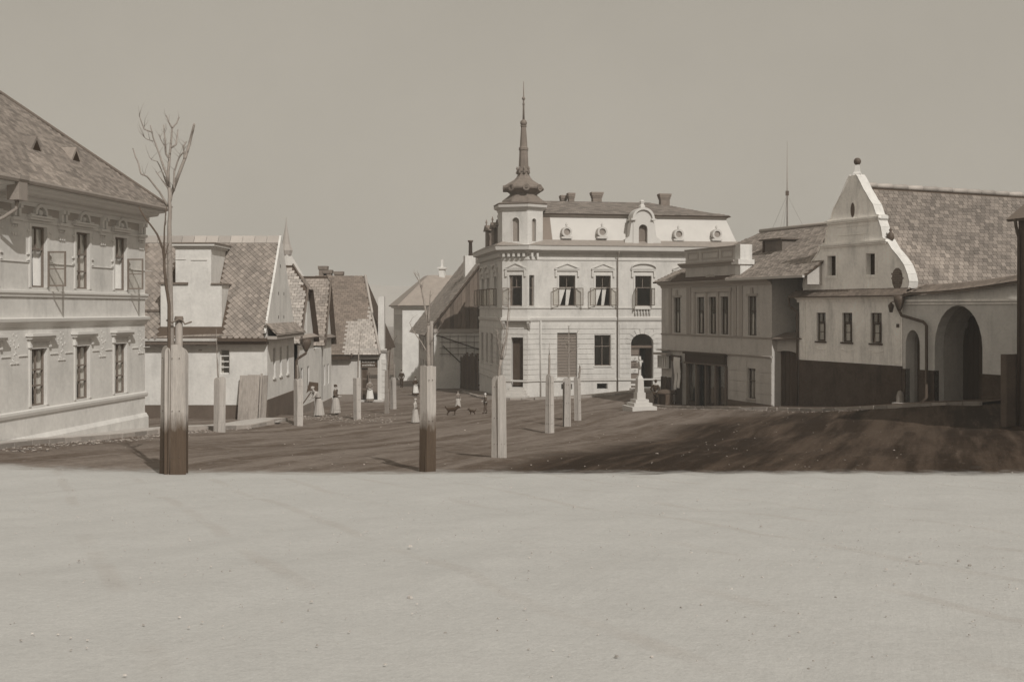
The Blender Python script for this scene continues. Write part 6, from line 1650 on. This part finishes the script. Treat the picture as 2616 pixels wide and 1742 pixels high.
def person(label, sx, d, ht, face, kind, top, bottom, hair='hair', lean=0.0, stride=.0, arms='down', apron=None, hat=None, sy=None, group=None):
    """face: compass angle the person looks to (0 = +x, -90 = at the camera); built facing +x, then turned"""
    c = P(sx, 0, d); zb = g(c.x, c.y) if sy is None else P(0, sy, d).z
    o = thing('person', label, 'person', (c.x, c.y, zb), group); o.rotation_euler.z = R(face); s = ht / 1.72; o.scale = (s, s, s)
    le = lean; X = lambda z, x=0.0: x + max(0, z - .92) * math.sin(le); ZZ = lambda z: z if z < .92 else .92 + (z - .92) * math.cos(le)
    sp = lambda z, x=0., y=0.: Vector((X(z, x), y, ZZ(z)))
    hip, kn, an = .92, .50, .09
    V = [sp(.95), sp(1.12), sp(1.33, .01), sp(1.47, .0), sp(1.56, .02), sp(1.64, .03), sp(1.70, .02)]
    rad = [(.13, .17), (.11, .145), (.11, .17), (.055, .06), (.075, .07), (.085, .078), (.05, .05)]
    E = [(i, i + 1) for i in range(6)]
    arm_i, leg_i = {}, {}
    for sg in (-1, 1):
        b = len(V)
        if arms == 'down': el, wr, ha = sp(1.13, -.03, sg * .26), sp(.92, .08, sg * .25), sp(.84, .11, sg * .245)
        elif arms == 'front': el, wr, ha = sp(1.12, .0, sg * .25), sp(1.05, .22, sg * .12), sp(1.04, .29, sg * .07)
        elif arms == 'work': el, wr, ha = sp(1.15, .22, sg * .2), sp(1.0, .42, sg * .14), sp(.95, .5, sg * .12)
        else: el, wr, ha = sp(1.13, -.12, sg * .33), sp(.98, .02, sg * .22), sp(.96, .09, sg * .16)
        V += [sp(1.39, 0, sg * .17), el, wr, ha]; rad += [.062, .045, .032, (.022, .035)]
        E += [(2, b), (b, b + 1), (b + 1, b + 2), (b + 2, b + 3)]; arm_i[sg] = b
        dirv = (ha - wr).normalized(); side = Vector((0, 1, 0)) if abs(dirv.y) < .8 else Vector((1, 0, 0)); side = (side - dirv * side.dot(dirv)).normalized(); curl = dirv.cross(side)
        for f in range(4):                                     # four fingers, unequal, slightly curled
            q = len(V); ofs = side * (f - 1.5) * .022; l = (.06, .075, .07, .05)[f]
            V += [ha + dirv * .045 + ofs, ha + dirv * (.045 + l * .6) + ofs + curl * .012, ha + dirv * (.045 + l * .85) + ofs + curl * .03]; rad += [.0095, .009, .007]; E += [(b + 3, q), (q, q + 1), (q + 1, q + 2)]
        q = len(V); V += [ha + side * -.04 * 1 + dirv * .0, ha + side * -.055 + dirv * .045 + curl * .01]; rad += [.011, .009]; E += [(b + 3, q), (q, q + 1)]
        st = sg * stride; b = len(V)
        V += [Vector((.0, sg * .09, .86)), Vector((st * .5 + .02, sg * .095, kn)), Vector((st - (.05 if st < 0 else 0), sg * .09, an)), Vector((st + .06, sg * .10, .04)), Vector((st + .17, sg * .105, .03))]
        rad += [.09, .06, .04, .042, .03]; E += [(0, b), (b, b + 1), (b + 1, b + 2), (b + 2, b + 3), (b + 3, b + 4)]; leg_i[sg] = b
    skinned('body', V, E, rad, 'skin', o)
    # face and hair
    hc = sp(1.63, .03); fw = Vector((math.cos(le * .6), 0, -math.sin(le * .6)))
    m = MB(); m.ball(hc + fw * .092 + Vector((0, 0, -.005)), .017, 6, 4); m.build('nose', 'skin', o).matrix_parent_inverse = Matrix()
    m = MB(); [m.ball(hc + fw * .08 + Vector((0, y, .02)), .012, 6, 4) for y in (-.032, .032)]; m.build('eyes', 'hair', o).matrix_parent_inverse = Matrix()
    m = MB(); m.ball(hc + fw * .083 + Vector((0, 0, -.045)), .02, 6, 4, .5, 1, .35); m.build('mouth', 'cloth_brown', o).matrix_parent_inverse = Matrix()
    m = MB(); [m.ball(hc + Vector((-.01, y, 0)), .024, 6, 4, .6, .4, 1) for y in (-.083, .083)]; m.build('ears', 'skin', o).matrix_parent_inverse = Matrix()
    m = MB(); m.ball(hc + Vector((-.022, 0, .035)), .098, 12, 8, 1, .95, .95)
    if kind == 'woman': m.ball(hc + Vector((-.09, 0, .06)), .055, 8, 6)
    m.build('hair', hair, o).matrix_parent_inverse = Matrix()
    if hat:
        m = MB(); m.lathe(hc + Vector((0, 0, .07)), [(.13, -.01), (.125, .005), (.1, .02), (.1, .07), (.06, .09), (.01, .095)], 14); m.build('hat', hat, o).matrix_parent_inverse = Matrix()
    # clothes
    Vj = [V[0] + Vector((0, 0, -.08 if kind == 'man' else .02)), V[1], V[2], sp(1.44)]; rj = [(.15, .19), (.125, .165), (.13, .19), (.075, .085)]; Ej = [(0, 1), (1, 2), (2, 3)]
    for sg in (-1, 1):
        b = len(Vj); a = arm_i[sg]; Vj += [V[a], V[a + 1], V[a + 2].lerp(V[a + 1], .12)]; rj += [.078, .06, .045]; Ej += [(2, b), (b, b + 1), (b + 1, b + 2)]
    skinned('jacket' if kind == 'man' else 'blouse', Vj, Ej, rj, top, o)
    if kind == 'man':
        Vt = [V[0]]; rt = [(.14, .18)]; Et = []
        for sg in (-1, 1):
            b = len(Vt); l = leg_i[sg]; Vt += [V[l], V[l + 1], V[l + 2] + Vector((0, 0, .02))]; rt += [.108, .082, .066]; Et += [(0, b), (b, b + 1), (b + 1, b + 2)]
        skinned('trousers', Vt, Et, rt, bottom, o)
        m = MB()
        for sg in (-1, 1): l = leg_i[sg]; m.tube([V[l + 2] + Vector((0, 0, .0)), V[l + 3] + Vector((0, 0, .01)), V[l + 4]], [.055, .055, .038], 8)
        m.build('boots', 'cloth_dark', o).matrix_parent_inverse = Matrix()
    else:
        def skirt(z0, z1, r0, r1, folds, amp, a0=0, a1=360, seg=40, ofs=0.0):
            m = MB(); rows = 7; i0 = 0
            for j in range(rows):
                k = j / (rows - 1); z = z0 + (z1 - z0) * k; r = r0 + (r1 - r0) * (k ** .75)
                for i in range(seg):
                    a = R(a0 + (a1 - a0) * i / (seg if a1 - a0 == 360 else seg - 1)); q = r * (1 + amp * k * math.sin(a * folds)) + ofs
                    m.v.append(Vector((q * math.cos(a) * .95 + X(z), q * math.sin(a), z if z < .92 else ZZ(z))))
            n = seg if a1 - a0 == 360 else seg - 1
            for j in range(rows - 1):
                for i in range(n): m.f.append((j * seg + i, j * seg + (i + 1) % seg, (j + 1) * seg + (i + 1) % seg, (j + 1) * seg + i)); m.sm.append(True)
            return m
        skirt(1.05, .08, .14, .31, 11, .09).build('skirt', bottom, o).matrix_parent_inverse = Matrix()
        if apron: skirt(1.04, .26, .15, .285, 11, .06, -75, 75, 18, .025).build('apron', apron, o).matrix_parent_inverse = Matrix()
        m = MB(); m.lathe(sp(1.04), [(.16, -.03), (.165, .03)], 16); m.build('waistband', 'cloth_dark', o).matrix_parent_inverse = Matrix()
        m = MB()
        for sg in (-1, 1): l = leg_i[sg]; m.tube([V[l + 2], V[l + 3], V[l + 4]], [.05, .05, .035], 8)
        m.build('shoes', 'cloth_dark', o).matrix_parent_inverse = Matrix()
    return o

person('woman in dark blouse and pale skirt with apron, standing side on', 857, 61.2, 1.62, -8, 'woman', 'cloth_brown', 'cloth_pale', arms='front', apron='cloth_pale')
person('person in pale dress with dark belt bending beside the notice board', 815, 57.6, 1.66, -150, 'woman', 'cloth_pale', 'cloth_pale', hair='cloth_pale', lean=.55, arms='work')
person('woman with long white apron standing in the shop doorway', 944.5, 79.0, 1.62, -70, 'woman', 'cloth_grey', 'cloth_grey', arms='front', apron='curtain', hair='cloth_grey')
person('man in dark suit standing between town house and shop', 1675, 73.5, 1.66, 60, 'man', 'cloth_dark', 'cloth_dark', stride=.06, arms='hips', hat='cloth_dark')
person('man in black far down the side street', 1026, 104.0, 1.65, -95, 'man', 'cloth_dark', 'cloth_dark', stride=.05)
person('person in dark dress with white apron by the side street corner', 1061, 88.0, 1.5, -60, 'woman', 'cloth_dark', 'cloth_dark', apron='curtain', arms='front')
person('child in light smock walking behind the middle tree guard', 1061, 54.0, 1.2, 170, 'woman', 'cloth_pale', 'cloth_pale', hair='cloth_pale', stride=.1)
person('small child in pale dress behind the big dog', 1170, 70.0, 1.05, -60, 'woman', 'cloth_grey', 'cloth_pale', hair='cloth_grey')
person('boy in dark knee breeches and white cap near the little dog', 1240, 62.0, 1.14, -170, 'man', 'cloth_brown', 'cloth_brown', hair='curtain', stride=.12, arms='front')

def dog(label, sx, d, ht, face, tail=.25, name='dog', ear=.08):
    c = P(sx, 0, d); zb = g(c.x, c.y); o = thing(name, label, 'dog', (c.x, c.y, zb)); o.rotation_euler.z = R(face); s = ht / .62; o.scale = (s, s, s)
    V = [(-.3, 0, .44), (-.1, 0, .44), (.12, 0, .43), (.26, 0, .47), (.36, 0, .58), (.44, 0, .64), (.56, 0, .61), (.62, 0, .60)]; rad = [.14, .135, .165, .15, .11, .1, .065, .045]; E = [(i, i + 1) for i in range(7)]
    b = len(V); V += [(-.40, 0, .50), (-.52, 0, .60), (-.50, 0, .60 + tail * .4)]; rad += [.05, .04, .025]; E += [(0, b), (b, b + 1), (b + 1, b + 2)]
    for sg in (-1, 1):
        b = len(V); V += [(.2, sg * .09, .34), (.2, sg * .09, .19), (.19, sg * .09, .05), (.24, sg * .09, .025)]; rad += [.055, .036, .03, .03]; E += [(3, b), (b, b + 1), (b + 1, b + 2), (b + 2, b + 3)]
        b = len(V); V += [(-.27, sg * .09, .36), (-.2, sg * .09, .27), (-.36, sg * .09, .17), (-.34, sg * .09, .04), (-.29, sg * .09, .022)]; rad += [.08, .055, .035, .03, .03]; E += [(0, b), (b, b + 1), (b + 1, b + 2), (b + 2, b + 3), (b + 3, b + 4)]
        b = len(V); V += [(.40, sg * .05, .72), (.37, sg * .08, .72 + ear)]; rad += [.03, .012]; E += [(5, b), (b, b + 1)]
    skinned('body', V, E, rad, 'fur_dark', o)
    m = MB(); m.ball((.655, 0, .605), .022, 6, 4); m.build('nose', 'cloth_dark', o).matrix_parent_inverse = Matrix()
    return o
dog('big dark dog standing side on in the open square', 1155, 60.3, .46, 4)
dog('little dark dog facing left beside the boy', 1206, 61.0, .28, 165, tail=.5)

# ================================================================== loose stones and clods on the earth
def stones():
    rr = random.Random(77); m = MB()
    def put(x, y, r):
        z = g(x, y); i = len(m.v); k = 5
        for (q, zz) in ((1, -.2), (.85, .45), (.1, .65)):
            for j in range(k): a = 6.283 * j / k + rr.uniform(-.3, .3); m.v.append(Vector((x + r * q * math.cos(a) * rr.uniform(.7, 1.3), y + r * q * math.sin(a) * rr.uniform(.7, 1.3), z + r * zz * .7)))
        for a in range(2):
            for j in range(k): m.f.append((i + a * k + j, i + a * k + (j + 1) % k, i + (a + 1) * k + (j + 1) % k, i + (a + 1) * k + j)); m.sm.append(False)
        m.f.append(tuple(i + 2 * k + j for j in range(k))); m.sm.append(False)
    for _ in range(500):
        y = rr.uniform(28, 84); x = rr.uniform(-.36, .36) * y; put(x, y, rr.uniform(.008, .03) * (1 if rr.random() < .96 else 1.8))
    for _ in range(650):                                       # gutter strewn along the left pavement
        t = rr.uniform(-12, 6); n = abs(rr.gauss(1.9, .35)); p = OF.pt(t, 0, n); put(p.x, p.y, rr.uniform(.015, .055))
    for _ in range(420):
        x, y = rr.uniform(-11, -6), rr.gauss(56, 2.6); put(x, y, rr.uniform(.015, .05))
    for _ in range(350):
        p = GF.pt(rr.uniform(-14, 9), 0, 2.9 + abs(rr.gauss(0, .5))); put(p.x, p.y, rr.uniform(.015, .05))
    m.build('loose_stones', 'pebble', None, label='loose stones and clods scattered over the square', kind='stuff')
    m = MB()
    for _ in range(1800):
        y = 6.5 + 21 * rr.random() ** .8; x = rr.uniform(-.5, .5) * y; pm(m, x, y, rr)
    m.build('sand_gravel', 'gravel_pale', None, label='fine pale gravel on the sanded foreground', kind='stuff')
mat('gravel_pale', .4, var=.3, scale=6, fine=.2, bump=.2, island=.3, coord='World')
def pm(m, x, y, rr):
    r = rr.uniform(.004, .011) * (1 if rr.random() < .96 else 2.2); z = g(x, y); i = len(m.v)
    for q, zz in ((1, -.3), (.7, .5)):
        for j in range(5): a = 1.2566 * j + rr.uniform(-.3, .3); m.v.append(Vector((x + r * q * math.cos(a) * rr.uniform(.7, 1.4), y + r * q * math.sin(a) * rr.uniform(.7, 1.4), z + r * zz)))
    for j in range(5): m.f.append((i + j, i + (j + 1) % 5, i + 5 + (j + 1) % 5, i + 5 + j)); m.sm.append(False)
    m.f.append(tuple(i + 5 + j for j in range(5))); m.sm.append(False)
stones()

# ================================================================== the air of the valley
hz = MB(); hz.box(WXY, -1200, 1200, -40, 34, -1650, 100)
hm = bpy.data.materials.new('haze_air'); hm.use_nodes = True
hn, hl = hm.node_tree.nodes, hm.node_tree.links
hn.remove(hn['Principled BSDF']); pv = hn.new('ShaderNodeVolumePrincipled')
pv.inputs['Color'].default_value = (.99, .975, .94, 1); pv.inputs['Density'].default_value = .0007; pv.inputs['Anisotropy'].default_value = -.15
hl.new(pv.outputs[0], hn['Material Output'].inputs['Volume']); MATS['haze_air'] = hm
hz.build('haze', 'haze_air', None, label='thin pale haze over the valley', kind='stuff')
